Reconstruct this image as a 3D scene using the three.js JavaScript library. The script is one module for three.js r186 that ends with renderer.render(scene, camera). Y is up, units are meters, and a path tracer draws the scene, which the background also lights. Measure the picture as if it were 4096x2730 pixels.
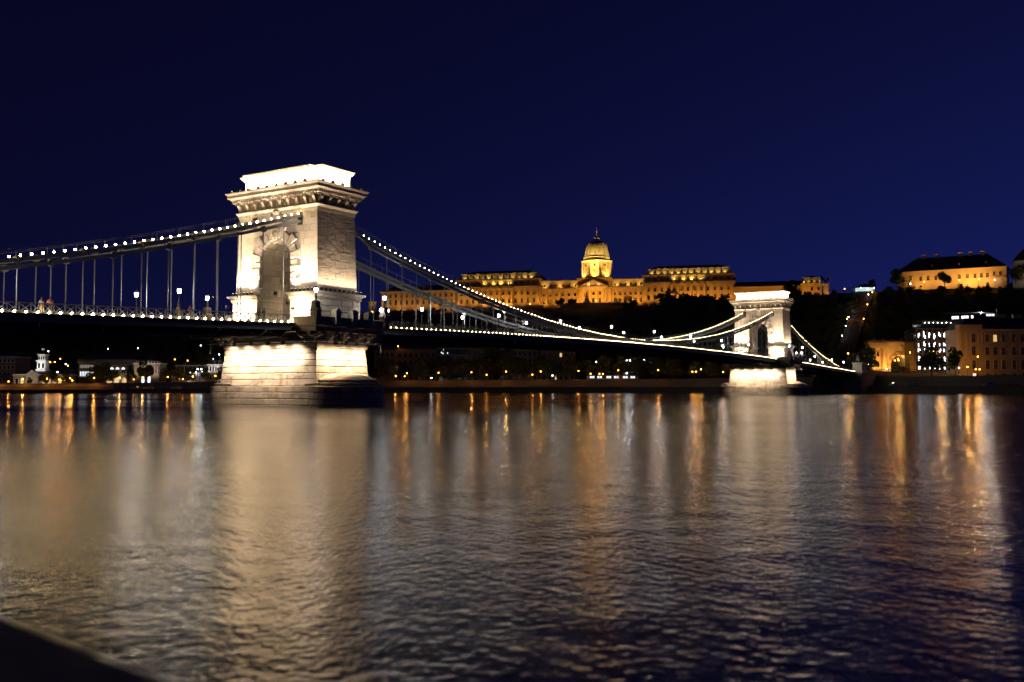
import * as THREE from 'three';
import { mergeGeometries } from 'three/addons/utils/BufferGeometryUtils.js';
import { MarchingCubes } from 'three/addons/objects/MarchingCubes.js';

// ---------- camera, sky, exposure ----------
const scene = new THREE.Scene();
const YAW = 0.5758, PITCH = 0.0479, EYE = new THREE.Vector3(99.2, 2.53, 96.79);
const camera = new THREE.PerspectiveCamera(39.06, 1024 / 682, 0.3, 6000);
camera.position.copy(EYE); camera.rotation.order = 'YXZ'; camera.rotation.set(PITCH, YAW, 0);
camera.focus = 190; camera.userData.fStop = 0.75; camera.updateMatrixWorld(); scene.add(camera);

const renderer = new THREE.WebGLRenderer({ antialias: true });
renderer.toneMapping = THREE.LinearToneMapping; renderer.toneMappingExposure = 1.0;
renderer.shadowMap.enabled = true;
{ // late dusk: deep blue, a little lighter low down and towards the north-west where the sun has set
  const W = 256, H = 128, d = new Float32Array(W * H * 4);
  const glow = new THREE.Vector3(0.62, 0, -0.78).normalize();
  for (let j = 0; j < H; j++) for (let i = 0; i < W; i++) {
    const el = ((j + 0.5) / H - 0.5) * Math.PI, az = ((i + 0.5) / W - 0.5) * 2 * Math.PI;
    const c = Math.cos(el) * (Math.cos(az) * glow.x + Math.sin(az) * glow.z);
    const up = Math.max(0, Math.sin(el)), low = Math.exp(-up * 4.2), g = Math.pow(0.5 + 0.5 * c, 3);
    const k = (j * W + i) * 4;
    d[k] = 0.0014 + 0.0022 * low + 0.0105 * g * low;
    d[k + 1] = 0.0013 + 0.0022 * low + 0.021 * g * low;
    d[k + 2] = 0.0098 + 0.0125 * low + 0.175 * g * low;
    d[k + 3] = 1;
  }
  const sky = new THREE.DataTexture(d, W, H, THREE.RGBAFormat, THREE.FloatType);
  sky.mapping = THREE.EquirectangularReflectionMapping; sky.magFilter = THREE.LinearFilter; sky.needsUpdate = true;
  scene.background = sky; scene.environment = sky;
}

// ---------- helpers ----------
const V = (x, y, z) => new THREE.Vector3(x, y, z);
const rng = (s) => () => { s = (s + 0x6D2B79F5) | 0; let t = Math.imul(s ^ (s >>> 15), 1 | s); t = (t + Math.imul(t ^ (t >>> 7), 61 | t)) ^ t; return ((t ^ (t >>> 14)) >>> 0) / 4294967296; };
const lerp = (a, b, t) => a + (b - a) * t, clamp = (x, a = 0, b = 1) => Math.min(b, Math.max(a, x));
const smooth = (a, b, x) => { const t = clamp((x - a) / (b - a)); return t * t * (3 - 2 * t); };
const table = (xs, ys) => (x) => { let i = 0; while (i < xs.length - 2 && x > xs[i + 1]) i++; return lerp(ys[i], ys[i + 1], clamp((x - xs[i]) / (xs[i + 1] - xs[i]))); };
const taken = {};
const numbered = (n) => { const k = taken[n] = (taken[n] ?? -1) + 1; return k ? `${n}_${String(k).padStart(3, '0')}` : n; };
const ORD = ['first', 'second', 'third', 'fourth', 'fifth', 'sixth', 'seventh', 'eighth', 'ninth', 'tenth', 'eleventh', 'twelfth', 'thirteenth', 'fourteenth', 'fifteenth', 'sixteenth', 'seventeenth', 'eighteenth', 'nineteenth', 'twentieth', 'twenty-first', 'twenty-second', 'twenty-third', 'twenty-fourth', 'twenty-fifth', 'twenty-sixth', 'twenty-seventh', 'twenty-eighth', 'twenty-ninth', 'thirtieth', 'thirty-first', 'thirty-second', 'thirty-third', 'thirty-fourth'];

// geometry: everything is non-indexed with uv in metres
function flat(g) {
  if (g.index) g = g.toNonIndexed();
  if (!g.attributes.normal) g.computeVertexNormals();
  const p = g.attributes.position, n = g.attributes.normal, uv = new Float32Array(p.count * 2);
  for (let i = 0; i < p.count; i += 3) {
    let ax = 0, ay = 0, az = 0;
    for (let k = 0; k < 3; k++) { ax += Math.abs(n.getX(i + k)); ay += Math.abs(n.getY(i + k)); az += Math.abs(n.getZ(i + k)); }
    for (let k = i; k < i + 3; k++) {
      const x = p.getX(k), y = p.getY(k), z = p.getZ(k);
      const [u, v] = ay >= ax && ay >= az ? [x, z] : ax > az ? [z, y] : [x, y];
      uv[k * 2] = u; uv[k * 2 + 1] = v;
    }
  }
  for (const a of Object.keys(g.attributes)) if (!['position', 'normal'].includes(a)) g.deleteAttribute(a);
  g.setAttribute('uv', new THREE.BufferAttribute(uv, 2));
  return g;
}
const join = (list) => { list = list.flat(9).map((g) => g.userData.f ? g : flat(g)); const g = list.length > 1 ? mergeGeometries(list) : list[0]; g.userData.f = 1; return g; };
const box = (w, h, d, x = 0, y = 0, z = 0, ry = 0, rx = 0, rz = 0) => { const g = new THREE.BoxGeometry(w, h, d); if (rx) g.rotateX(rx); if (rz) g.rotateZ(rz); if (ry) g.rotateY(ry); return g.translate(x, y, z); };
const span = (x0, x1, y0, y1, z0, z1) => box(x1 - x0, y1 - y0, z1 - z0, (x0 + x1) / 2, (y0 + y1) / 2, (z0 + z1) / 2);
const cyl = (r0, r1, h, x = 0, y = 0, z = 0, n = 12, open = false) => new THREE.CylinderGeometry(r1, r0, h, n, 1, open).translate(x, y + h / 2, z);   // r0 bottom, r1 top, y = foot
const ball = (r, x = 0, y = 0, z = 0, sx = 1, sy = 1, sz = 1, n = 10) => new THREE.SphereGeometry(r, n, Math.ceil(n * 0.7)).scale(sx, sy, sz).translate(x, y, z);
const lathe = (pts, n = 16, x = 0, y = 0, z = 0) => new THREE.LatheGeometry(pts.map(([r, h]) => new THREE.Vector2(r, h)), n).translate(x, y, z);
function bar(a, b, w, d = w) { // a box from a to b
  const A = Array.isArray(a) ? V(...a) : a, B = Array.isArray(b) ? V(...b) : b, L = A.distanceTo(B);
  const g = new THREE.BoxGeometry(w, L, d), q = new THREE.Quaternion(), dir = B.clone().sub(A).normalize();
  q.setFromUnitVectors(V(0, 1, 0), dir); return g.applyQuaternion(q).translate((A.x + B.x) / 2, (A.y + B.y) / 2, (A.z + B.z) / 2);
}
function frustum(hx0, hz0, hx1, hz1, y0, y1, cx = 0, cz = 0) { // four sloping sides
  const g = new THREE.BoxGeometry(1, 1, 1), p = g.attributes.position;
  for (let i = 0; i < p.count; i++) { const t = p.getY(i) > 0; p.setXYZ(i, cx + Math.sign(p.getX(i)) * (t ? hx1 : hx0), t ? y1 : y0, cz + Math.sign(p.getZ(i)) * (t ? hz1 : hz0)); }
  g.computeVertexNormals(); return g;
}
const ext = (shape, depth, bevel = 0, seg = 8) => new THREE.ExtrudeGeometry(shape, { depth, bevelEnabled: bevel > 0, bevelSize: bevel, bevelThickness: bevel, bevelSegments: 1, curveSegments: seg });
const poly = (pts) => new THREE.Shape(pts.map(([x, y]) => new THREE.Vector2(x, y)));
function quads(list) { // list of [a,b,c,d] Vector3
  const pos = []; for (const [a, b, c, d] of list) for (const p of [a, b, c, a, c, d]) pos.push(p.x, p.y, p.z);
  const g = new THREE.BufferGeometry(); g.setAttribute('position', new THREE.Float32BufferAttribute(pos, 3)); g.computeVertexNormals(); return g;
}
// a dressed stone: outer corners (counter-clockwise from outside), chamfered, going back into the wall
function stone(c, depth = 0.35, ch = 0.03, gap = 0.012, chv = ch, gapv = gap) {
  const e1 = c[1].clone().sub(c[0]).normalize(), e2 = c[3].clone().sub(c[0]).normalize(), n = e1.clone().cross(e2).normalize();
  const sg = [[1, 1], [-1, 1], [-1, -1], [1, -1]];
  const f = c.map((p, i) => p.clone().addScaledVector(e1, sg[i][0] * (chv + gapv)).addScaledVector(e2, sg[i][1] * (ch + gap)));
  const m = c.map((p, i) => p.clone().addScaledVector(e1, sg[i][0] * gapv).addScaledVector(e2, sg[i][1] * gap).addScaledVector(n, -ch));
  const b = m.map((p) => p.clone().addScaledVector(n, ch - depth));
  const q = [f];
  for (let i = 0; i < 4; i++) { const j = (i + 1) % 4; q.push([m[i], m[j], f[j], f[i]], [b[i], b[j], m[j], m[i]]); }
  return quads(q);
}
function add(parent, name, geo, mat, at) {
  const m = new THREE.Mesh(Array.isArray(geo) ? join(geo) : geo.userData.f ? geo : join([geo]), mat); m.name = name; m.castShadow = m.receiveShadow = true;
  if (at) m.position.set(...at);
  parent.add(m); return m;
}
function thing(name, label, category, at = [0, 0, 0], turn = 0, group) {
  const o = new THREE.Group(); o.name = numbered(name); o.position.set(...at); o.rotation.y = turn;
  o.userData = { label, category }; if (group) o.userData.group = group; scene.add(o); return o;
}
function single(name, label, category, geo, mat, at = [0, 0, 0], turn = 0, group) {
  const o = add(scene, numbered(name), geo, mat, at); o.rotation.y = turn; o.userData = { label, category }; if (group) o.userData.group = group; return o;
}
function copy(src, label, at, turn = src.rotation.y, group = src.userData.group) {
  const o = src.clone(); o.name = numbered(src.name.replace(/_\d{3}$/, '')); o.position.set(...at); o.rotation.y = turn; o.userData = { ...src.userData, label }; if (group) o.userData.group = group; scene.add(o); return o;
}
function setting(name, geo, mat, kind = 'structure') { const o = add(scene, name, geo, mat); o.userData.kind = kind; return o; }
function point(at, color, cd, size = 0.15, parent = scene) { const l = new THREE.PointLight(color, cd, 0, 2); l.position.set(...at); l.castShadow = true; l.shadow.radius = size / 0.02; parent.add(l); return l; }
function spot(at, to, color, cd, deg, pen = 1, size = 0.1, parent = scene) {
  const l = new THREE.SpotLight(color, cd, 0, THREE.MathUtils.degToRad(deg), pen, 2); l.position.set(...at); l.target.position.set(...to); l.castShadow = true; l.shadow.radius = size / 0.02; parent.add(l, l.target); return l;
}
// survey frame of the far bank: a metres to the north, b metres across, from the eye's foot
const SR = V(Math.cos(YAW), 0, -Math.sin(YAW)), SF = V(-Math.sin(YAW), 0, -Math.cos(YAW));
const at = (a, b, y = 0) => [EYE.x + a * SR.x + b * SF.x, y, EYE.z + a * SR.z + b * SF.z];

// ---------- procedural textures ----------
function noiseField(seed, cells) { // tileable value noise
  const r = rng(seed), t = new Float32Array(cells * cells).map(() => r());
  return (u, v) => { let x = u * cells, y = v * cells; let i = Math.floor(x), j = Math.floor(y); const fx = x - i, fy = y - j, sx = fx * fx * (3 - 2 * fx), sy = fy * fy * (3 - 2 * fy); i = ((i % cells) + cells) % cells; j = ((j % cells) + cells) % cells; const i1 = (i + 1) % cells, j1 = (j + 1) % cells; return lerp(lerp(t[j * cells + i], t[j * cells + i1], sx), lerp(t[j1 * cells + i], t[j1 * cells + i1], sx), sy); };
}
function fbm(seed, c0, oct) { const f = []; for (let o = 0; o < oct; o++) f.push(noiseField(seed + o * 17, c0 << o)); return (u, v) => { let s = 0, a = 0.5, n = 0; for (const g of f) { s += a * g(u, v); n += a; a *= 0.55; } return s / n; }; }
function tex(w, h, fn, metres, srgb = false) { // fn(u,v) -> grey or [r,g,b], 0..1 linear (srgb: encoded)
  const d = new Uint8Array(w * h * 4);
  for (let j = 0; j < h; j++) for (let i = 0; i < w; i++) { const c = fn((i + 0.5) / w, (j + 0.5) / h), k = (j * w + i) * 4; const [r, g, b] = Array.isArray(c) ? c : [c, c, c]; d[k] = clamp(r) * 255; d[k + 1] = clamp(g) * 255; d[k + 2] = clamp(b) * 255; d[k + 3] = 255; }
  const t = new THREE.DataTexture(d, w, h); t.wrapS = t.wrapT = THREE.RepeatWrapping; t.magFilter = THREE.LinearFilter; t.needsUpdate = true;
  if (srgb) t.colorSpace = THREE.SRGBColorSpace;
  const [mx, my] = Array.isArray(metres) ? metres : [metres, metres]; t.repeat.set(1 / mx, 1 / my); return t;
}
const nA = fbm(3, 4, 6), nB = fbm(51, 8, 5), nC = fbm(97, 32, 3), nStreak = (u, v) => noiseField_s(u, v);
const s1 = noiseField(211, 64), s2 = noiseField(223, 8); function noiseField_s(u, v) { return s1(u, s2(0.3, v) * 0.04 + 0.1); }
const fr = fbm(301, 14, 4); function fbmR(u, v) { return fr(u, v); }
// limestone: blotches, fine grain, run-down stains
const stoneMap = tex(512, 512, (u, v) => { const k = 0.86 + 0.22 * (nA(u, v) - 0.5) + 0.16 * (nC(u, v) - 0.5) - 0.22 * smooth(0.6, 0.78, nB(u, v * 0.5)) * smooth(0.45, 0.75, nStreak(u, v)); return [k, k * 0.985, k * 0.955]; }, 9);
const stoneBump = tex(512, 512, (u, v) => 0.6 * nA(u, v) + 0.4 * nC(u, v), 5);
const rockBump = tex(512, 512, (u, v) => { const a = nB(u, v), b = fbmR(u, v); return 0.5 * a + 0.5 * Math.abs(b * 2 - 1); }, 3.2);
const scratchBump = tex(512, 512, (u, v) => { const a = fr(u * 0.5, v), b = nA(u + 0.15 * nB(u, v), v); return 0.5 * smooth(0.42, 0.6, a) + 0.5 * smooth(0.46, 0.54, b); }, 5.5);
const plasterMap = tex(256, 256, (u, v) => 0.88 + 0.2 * (nA(u, v) - 0.5) + 0.1 * (nC(u, v) - 0.5), 14);
const grainBump = tex(256, 256, (u, v) => nC(u, v), 2);
// rust and damp marks on the river piers (print of the real stains, metres across x 20, up 9)
const pierMap = tex(1024, 512, (u, v) => {
  const x = u * 20 - 10, y = v * 9; let k = 0.84 + 0.24 * (nA(u * 2, v) - 0.5) + 0.14 * (nC(u * 2, v) - 0.5), rust = 0;
  for (const [sx, y1, w, len, st] of [[-7.2, 4.0, 0.32, 4, 1], [2.7, 4.6, 0.5, 4.2, 0.9], [3.9, 4.3, 0.22, 2.2, 0.7], [-0.9, 3.7, 0.35, 1.1, 0.7], [-4.6, 2.0, 0.3, 1.6, 0.4], [6.9, 5.0, 0.3, 3, 0.3]]) {
    const d = Math.abs(x - sx - 0.25 * (nB(0.3, v * 2) - 0.5)) / w; if (y < y1 && y > y1 - len) rust = Math.max(rust, st * Math.exp(-d * d * 2) * (0.45 + 0.9 * nStreak(u * 3, v)) * smooth(y1 - len, y1 - len * 0.5, y) * smooth(y1, y1 - 0.25, y));
  }
  const damp = smooth(0.52, 0.68, nB(u * 1.5 + 0.2, v)) * 0.35 + smooth(0.58, 0.7, nA(u, v * 0.7 + 0.4)) * 0.2;
  k *= 1 - damp; rust = clamp(rust);
  return [k * (1 - 0.3 * rust), k * 0.965 * (1 - 0.58 * rust), k * 0.92 * (1 - 0.8 * rust)];
}, [20, 9]);
pierMap.offset.set(0.5, 0);

const mat = (r, g, b, rough = 0.85, o = {}) => { const { metal = 0, ...rest } = o; const m = new THREE.MeshStandardMaterial({ roughness: rough, metalness: metal, ...rest }); m.color.setRGB(r, g, b); return m; };
const glow = (r, g, b, k) => { const m = new THREE.MeshStandardMaterial({ roughness: 0.5 }); m.color.setRGB(0.06, 0.06, 0.06); m.emissive.setRGB(r, g, b); m.emissiveIntensity = k; return m; };
const leafMat = (r, g, b) => { const m = new THREE.MeshPhysicalMaterial({ roughness: 0.9, transmission: 0.3, thickness: 0, side: THREE.DoubleSide }); m.color.setRGB(r, g, b); return m; };
const M = {
  stone: [0.9, 1, 0.8, 0.96, 0.86, 1.05].map((k, i) => mat(0.56 * k, 0.485 * k, 0.4 * k * (i % 2 ? 1 : 0.96), 0.88, { map: stoneMap, bumpMap: stoneBump, bumpScale: 0.012 })),
  pier: [0.88, 1, 0.78, 0.95].map((k) => mat(0.54 * k, 0.47 * k, 0.38 * k, 0.85, { map: pierMap, bumpMap: stoneBump, bumpScale: 0.02 })),
  rock: [0.9, 1, 0.82].map((k) => mat(0.54 * k, 0.47 * k, 0.385 * k, 0.9, { map: stoneMap, bumpMap: rockBump, bumpScale: 0.09 })),
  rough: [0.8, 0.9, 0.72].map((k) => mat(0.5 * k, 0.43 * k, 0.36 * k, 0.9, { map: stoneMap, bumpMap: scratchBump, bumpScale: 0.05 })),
  core: mat(0.3, 0.255, 0.2, 0.95, { map: stoneMap }),
  sooty: mat(0.22, 0.195, 0.165, 0.92, { map: stoneMap, bumpMap: rockBump, bumpScale: 0.03 }),
  iron: mat(0.17, 0.18, 0.185, 0.48, { bumpMap: grainBump, bumpScale: 0.002 }),
  fascia: mat(0.075, 0.08, 0.088, 0.6),
  ironDark: mat(0.05, 0.055, 0.06, 0.6),
  black: mat(0.012, 0.012, 0.013, 0.55),
  steel: mat(0.3, 0.3, 0.3, 0.4, { metal: 0.4 }),
  asphalt: mat(0.05, 0.05, 0.052, 0.95, { bumpMap: grainBump, bumpScale: 0.01 }),
  bulbs: [85, 110, 135].map((k) => glow(1, 0.72, 0.34, k)), bulbsFar: [55, 70, 85].map((k) => glow(1, 0.72, 0.34, k)), lantern: glow(1, 0.97, 0.93, 30), sodium: glow(1, 0.32, 0.035, 34), whiteLamp: glow(0.95, 1, 1, 30), flood: glow(1, 0.86, 0.68, 9),
  ochre: mat(0.56, 0.38, 0.17, 0.9, { map: plasterMap }), ochreDark: mat(0.46, 0.28, 0.13, 0.9, { map: plasterMap }), trim: mat(0.58, 0.46, 0.3, 0.85, { map: plasterMap }),
  roof: mat(0.035, 0.045, 0.045, 0.7), copper: mat(0.42, 0.42, 0.3, 0.7, { map: plasterMap }), pane: mat(0.01, 0.01, 0.012, 0.15),
  leaves: [leafMat(0.085, 0.105, 0.034), leafMat(0.11, 0.12, 0.04), leafMat(0.07, 0.09, 0.03)], bark: mat(0.09, 0.065, 0.045, 0.95),
};

// ---------- the river ----------
function waves(seed, n, kmin, kmax, spread, dir, pow) { // tileable sum of wave trains: height and slopes
  const r = rng(seed), w = [];
  while (w.length < n) { const k = kmin * Math.pow(kmax / kmin, r()), th = dir + (r() - 0.5) * spread, kx = Math.round(k * Math.cos(th)), ky = Math.round(k * Math.sin(th)); const kk = Math.hypot(kx, ky); if (kk < kmin * 0.7) continue; w.push([kx, ky, Math.pow(kk, -pow), r() * 6.283]); }
  const s = Math.sqrt(w.reduce((a, q) => a + (q[2] * Math.hypot(q[0], q[1])) ** 2 / 2, 0)); // slope rms per tile unit, /2pi
  return (u, v) => { let h = 0, du = 0, dv = 0; for (const [kx, ky, a, p] of w) { const f = 6.2832 * (kx * u + ky * v) + p, sn = Math.sin(f), cs = Math.cos(f); h += a * sn; du += a * kx * cs; dv += a * ky * cs; } return [h / s, du / s, dv / s]; };
}
{
  const T1 = 14, T2 = 43, w1 = waves(5, 170, 32, 260, 3.1, YAW + 0.4, 0.82), w2 = waves(9, 90, 10, 80, 2.6, YAW + 0.6, 1.0);
  const S1 = 0.06, S2 = 0.014; // rms slopes of the ripples and of the longer waves
  const nm = tex(1024, 1024, (u, v) => { const [, a, b] = w1(u, v); const x = -a * S1, y = -b * S1, l = Math.hypot(x, y, 1); return [x / l * 0.5 + 0.5, y / l * 0.5 + 0.5, 1 / l * 0.5 + 0.5]; }, T1);
  const N = 768, hd = new Float32Array(N * N * 4); for (let j = 0; j < N; j++) for (let i = 0; i < N; i++) { const h = w2((i + 0.5) / N, (j + 0.5) / N)[0]; hd.fill(0.5 + h * 2, (j * N + i) * 4, (j * N + i) * 4 + 3); hd[(j * N + i) * 4 + 3] = 1; }
  const bm = new THREE.DataTexture(hd, N, N, THREE.RGBAFormat, THREE.FloatType); bm.wrapS = bm.wrapT = THREE.RepeatWrapping; bm.magFilter = THREE.LinearFilter; bm.repeat.set(1 / T2, 1 / T2); bm.needsUpdate = true;
  const rm = tex(512, 512, (u, v) => [0, clamp(0.74 + 1.1 * (nA(u, v) - 0.5), 0.5, 1), 0], [170, 120]);
  const water = new THREE.MeshPhysicalMaterial({ roughness: 0.18, metalness: 0, ior: 1.5, normalMap: nm, bumpMap: bm, bumpScale: S2 * T2 / 6.2832 / 2, roughnessMap: rm });
  water.color.setRGB(0.012, 0.011, 0.009);
  const g = new THREE.PlaneGeometry(3000, 2400, 1, 1).rotateX(-Math.PI / 2).rotateY(YAW), p = at(0, 500); g.translate(p[0], 0, p[2]);
  setting('river_water', g, water);
}

// ---------- the two bridge towers ----------
const CX = 4.45;                       // chains hang in the planes x = +-CX
const SPAN = 202, DX = 6.6;            // towers at z = 0 and z = -SPAN; deck edge at x = +-DX
const deckY = (z) => z > 6.9 ? 10.9 - 0.0285 * (z - 6.9) : z < -SPAN - 6.9 ? 10.9 - 0.0285 * (-SPAN - 6.9 - z) : 12.15 - 1.25 * ((z + 101) / 101) ** 2;   // height of the lamp string on the deck edge
const shW = (y) => lerp(7.98, 7.6, (y - 15.3) / 11), shD = (y) => lerp(3.86, 3.66, (y - 15.3) / 11);
const pick = (list, r) => list[Math.floor(r() * list.length)];
// stones of one flat (or battered) face: P(u, y) gives the point, courses are heights, u from u0 to u1
function courses(parent, name, mats, ys, u0, u1, len, P, r, { ch = 0.03, gap = 0.012, depth = 0.3, skip, chv = ch, gapv = gap } = {}) {
  for (let k = 0; k < ys.length - 1; k++) {
    const ya = ys[k], yb = ys[k + 1]; let iv = [[typeof u0 === 'function' ? u0(ya) : u0, typeof u1 === 'function' ? u1(ya) : u1]];
    if (skip) iv = skip(ya, yb, iv[0]);
    for (const [a, b] of iv) {
      const n = Math.max(1, Math.round((b - a) / len)); let cuts = [a];
      for (let i = 1; i < n; i++) cuts.push(lerp(a, b, (i + (k % 2 ? 0.28 : -0.12) * (n > 1 ? 1 : 0) + (r() - 0.5) * 0.25) / n));
      cuts.push(b); cuts = cuts.map((c) => clamp(c, a, b));
      for (let i = 0; i < n; i++) if (cuts[i + 1] - cuts[i] > 0.15) add(parent, name, stone([P(cuts[i], ya), P(cuts[i + 1], ya), P(cuts[i + 1], yb), P(cuts[i], yb)], depth, ch, gap, chv, gapv), pick(mats, r));
    }
  }
}
const steps = (a, b, n) => Array.from({ length: n + 1 }, (_, i) => lerp(a, b, i / n));
function buildTower(label, at0) {
  const T = thing('bridge_tower', label, 'tower', at0, 0, 'stone towers carrying the chains'), r = rng(11);
  // -- river pier
  const pHX = (y) => lerp(9.32, 8.86, (y - 2.65) / 5.1), pHZ = (y) => lerp(5.3, 4.86, (y - 2.65) / 5.1);
  const pier = add(T, 'pier', [frustum(9.2, 5.18, 8.72, 4.72, 2.6, 8.3)], M.core);
  const pyC = [2.66, 3.58, 4.42, 5.3, 6.15, 7.02, 7.76];
  courses(pier, 'pier_block', M.pier, pyC, -9.1, 9.1, 2.1, (u, y) => V(u * pHX(y) / 9.1, y, pHZ(y)), r, { ch: 0.05, gap: 0.03, depth: 0.3, chv: 0.008, gapv: 0.003 });
  courses(pier, 'pier_block', M.pier, pyC, -5, 5, 2.3, (u, y) => V(pHX(y), y, -u * pHZ(y) / 5 * 0.94), r, { ch: 0.05, gap: 0.03, depth: 0.3, chv: 0.008, gapv: 0.003 });
  add(pier, 'pier_facing', [frustum(9.3, 5.28, 8.84, 4.84, 2.66, 7.76).translate(0, 0, 0)].map((g) => { const p = g.attributes.position; for (let i = 0; i < p.count; i++) { if (p.getZ(i) > 0) p.setZ(i, p.getZ(i) - 0.4); if (p.getX(i) > 0) p.setX(i, p.getX(i) - 0.4); } return g; }), M.pier[1]);
  add(T, 'pier_cornice', [frustum(8.9, 4.92, 8.98, 5.02, 7.76, 7.92), frustum(9.0, 5.04, 9.04, 5.08, 7.92, 8.33), span(-8.95, 8.95, 7.9, 7.93, -4.98, 4.98)], M.stone[1]);
  // lower stage with rounded ends
  const ring = (R, k, n) => { // outline of a stadium, from the downstream Pest corner round
    const pts = []; for (let i = 0; i <= n; i++) { const a = Math.PI / 2 - Math.PI * i / n; pts.push([8.5 + R * Math.cos(a), R * Math.sin(a)]); }
    for (let i = 0; i <= n; i++) { const a = -Math.PI / 2 - Math.PI * i / n; pts.push([-8.5 + R * Math.cos(a), R * Math.sin(a)]); } return pts;
  };
  const stadium = (R0, R1, y0, y1, n = 18) => { const a = ring(R0, 1, n), b = ring(R1, 1, n), q = []; for (let i = 0; i < a.length; i++) { const j = (i + 1) % a.length; q.push([V(a[j][0], y0, a[j][1]), V(a[i][0], y0, a[i][1]), V(b[i][0], y1, b[i][1]), V(b[j][0], y1, b[j][1])]); } q.push(...b.map((p, i) => { const s = b[(i + 1) % b.length]; return [V(0, y1, 0), V(s[0], y1, s[1]), V(p[0], y1, p[1]), V(0, y1, 0)]; })); return quads(q); };
  const base = add(T, 'pier_base', [stadium(5.86, 5.74, -2.5, 2.6)], M.core);
  const bR = (y) => lerp(6.06, 5.9, (y + 0.8) / 3.5), by = [-0.75, 0.12, 0.98, 1.83, 2.66];
  for (let k = 0; k < 4; k++) {
    const seg = []; for (let i = 0; i < 7; i++) seg.push(['s', lerp(8.5, -8.5, clamp((i + (k % 2 ? 0.3 : 0)) / 7)), lerp(8.5, -8.5, clamp((i + 1 + (k % 2 ? 0.3 : 0)) / 7))]); if (k % 2) seg.unshift(['s', 8.5, lerp(8.5, -8.5, 0.3 / 7)]);
    for (const sgn of [1, -1]) for (const [, xa, xb] of seg) { if (xa - xb < 0.2) continue; const P = (x, y) => V(x * sgn, y, bR(y) * sgn); add(base, 'base_block', stone([P(xb, by[k]), P(xa, by[k]), P(xa, by[k + 1]), P(xb, by[k + 1])], 0.3, 0.05, 0.03, 0.008, 0.003), pick(M.pier, r)); }
    for (const sgn of [1, -1]) for (let i = 0; i < 6; i++) { // curved stones of the cutwaters
      const a0 = Math.PI / 2 - Math.PI * (i + 0.012) / 6, a1 = Math.PI / 2 - Math.PI * (i + 0.988) / 6, q = [], m = 4;
      const P = (a, y, R) => V(sgn * (8.5 + R * Math.cos(a)), y, sgn * R * Math.sin(a));
      const y0 = by[k] + 0.022, y1 = by[k + 1] - 0.022, R0 = bR(y0), R1 = bR(y1);
      for (let j = 0; j < m; j++) { const b0 = lerp(a0, a1, j / m), b1 = lerp(a0, a1, (j + 1) / m);
        q.push([P(b1, y0 + 0.05, R0), P(b1, y1 - 0.05, R1), P(b0, y1 - 0.05, R1), P(b0, y0 + 0.05, R0)], [P(b1, y1 - 0.05, R1), P(b1, y1, R1 - 0.05), P(b0, y1, R1 - 0.05), P(b0, y1 - 0.05, R1)], [P(b1, y1, R1 - 0.05), P(b1, y1, 5.4), P(b0, y1, 5.4), P(b0, y1, R1 - 0.05)], [P(b1, y0, 5.4), P(b1, y0 + 0.05, R0), P(b0, y0 + 0.05, R0), P(b0, y0, 5.4)]); }
      add(base, 'base_block', quads(q.map((f) => [f[3], f[2], f[1], f[0]])), pick(M.pier, r)).material.side = THREE.DoubleSide;
    }
  }
  for (const s of [1, -1]) {
    const cap = add(T, 'cutwater_cap', [lathe([[0, 4.5], [1.6, 4.42], [3.0, 4.2], [4.2, 3.86], [4.95, 3.5], [5.02, 3.46], [5.02, 3.12], [0.1, 3.1]], 40), lathe([[5.0, 3.12], [5.42, 3.1], [5.46, 3.06], [5.46, 2.68], [0.1, 2.66]], 40)], M.pier[0], [s * 8.5, 0, 0]);
    for (let i = 0; i < 7; i++) { const a = (i - 3) * 0.4; add(cap, 'cap_rib', bar([s * 1.2 * Math.cos(a), 4.47, 1.2 * Math.sin(a)], [s * 4.85 * Math.cos(a), 3.57, 4.85 * Math.sin(a)], 0.12, 0.05), M.pier[2]); }
  }
  // -- terrace round the tower foot
  const ter = add(T, 'terrace', [span(-8.6, 8.6, 8.33, 9.9, -4.6, 4.6), span(-10.55, 10.55, 9.84, 10.36, -6.75, 6.75), frustum(10.6, 6.8, 10.9, 7.05, 10.36, 10.6), span(-10.9, 10.9, 10.6, 10.83, -7.05, 7.05)], M.sooty);
  const scroll = ext(poly([[0, 0], [1.75, 0], [1.75, -0.3], [1.6, -0.5], [1.3, -0.52], [0.9, -0.7], [0.62, -1.05], [0.4, -1.35], [0, -1.4]]), 0.5, 0.04).translate(0, 0, -0.25); join([scroll]);
  const scr = join([scroll, cyl(0.26, 0.26, 0.62, 0, -0.31, 0, 12).rotateX(Math.PI / 2).translate(1.42, -0.36, 0)]);
  for (const s of [1, -1]) for (const z of [-5.4, -2.7, 0, 2.7, 5.4]) { const m = add(ter, 'console', scr, M.sooty, [s * 8.75, 9.84, z]); m.rotation.y = s > 0 ? 0 : Math.PI; }
  for (const s of [1, -1]) for (const sx of [1, -1]) for (const x of [7.2, 9.3]) { const m = add(ter, 'console', scr, M.sooty, [sx * x, 9.84, s * 4.95]); m.rotation.y = -s * Math.PI / 2; }
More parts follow.
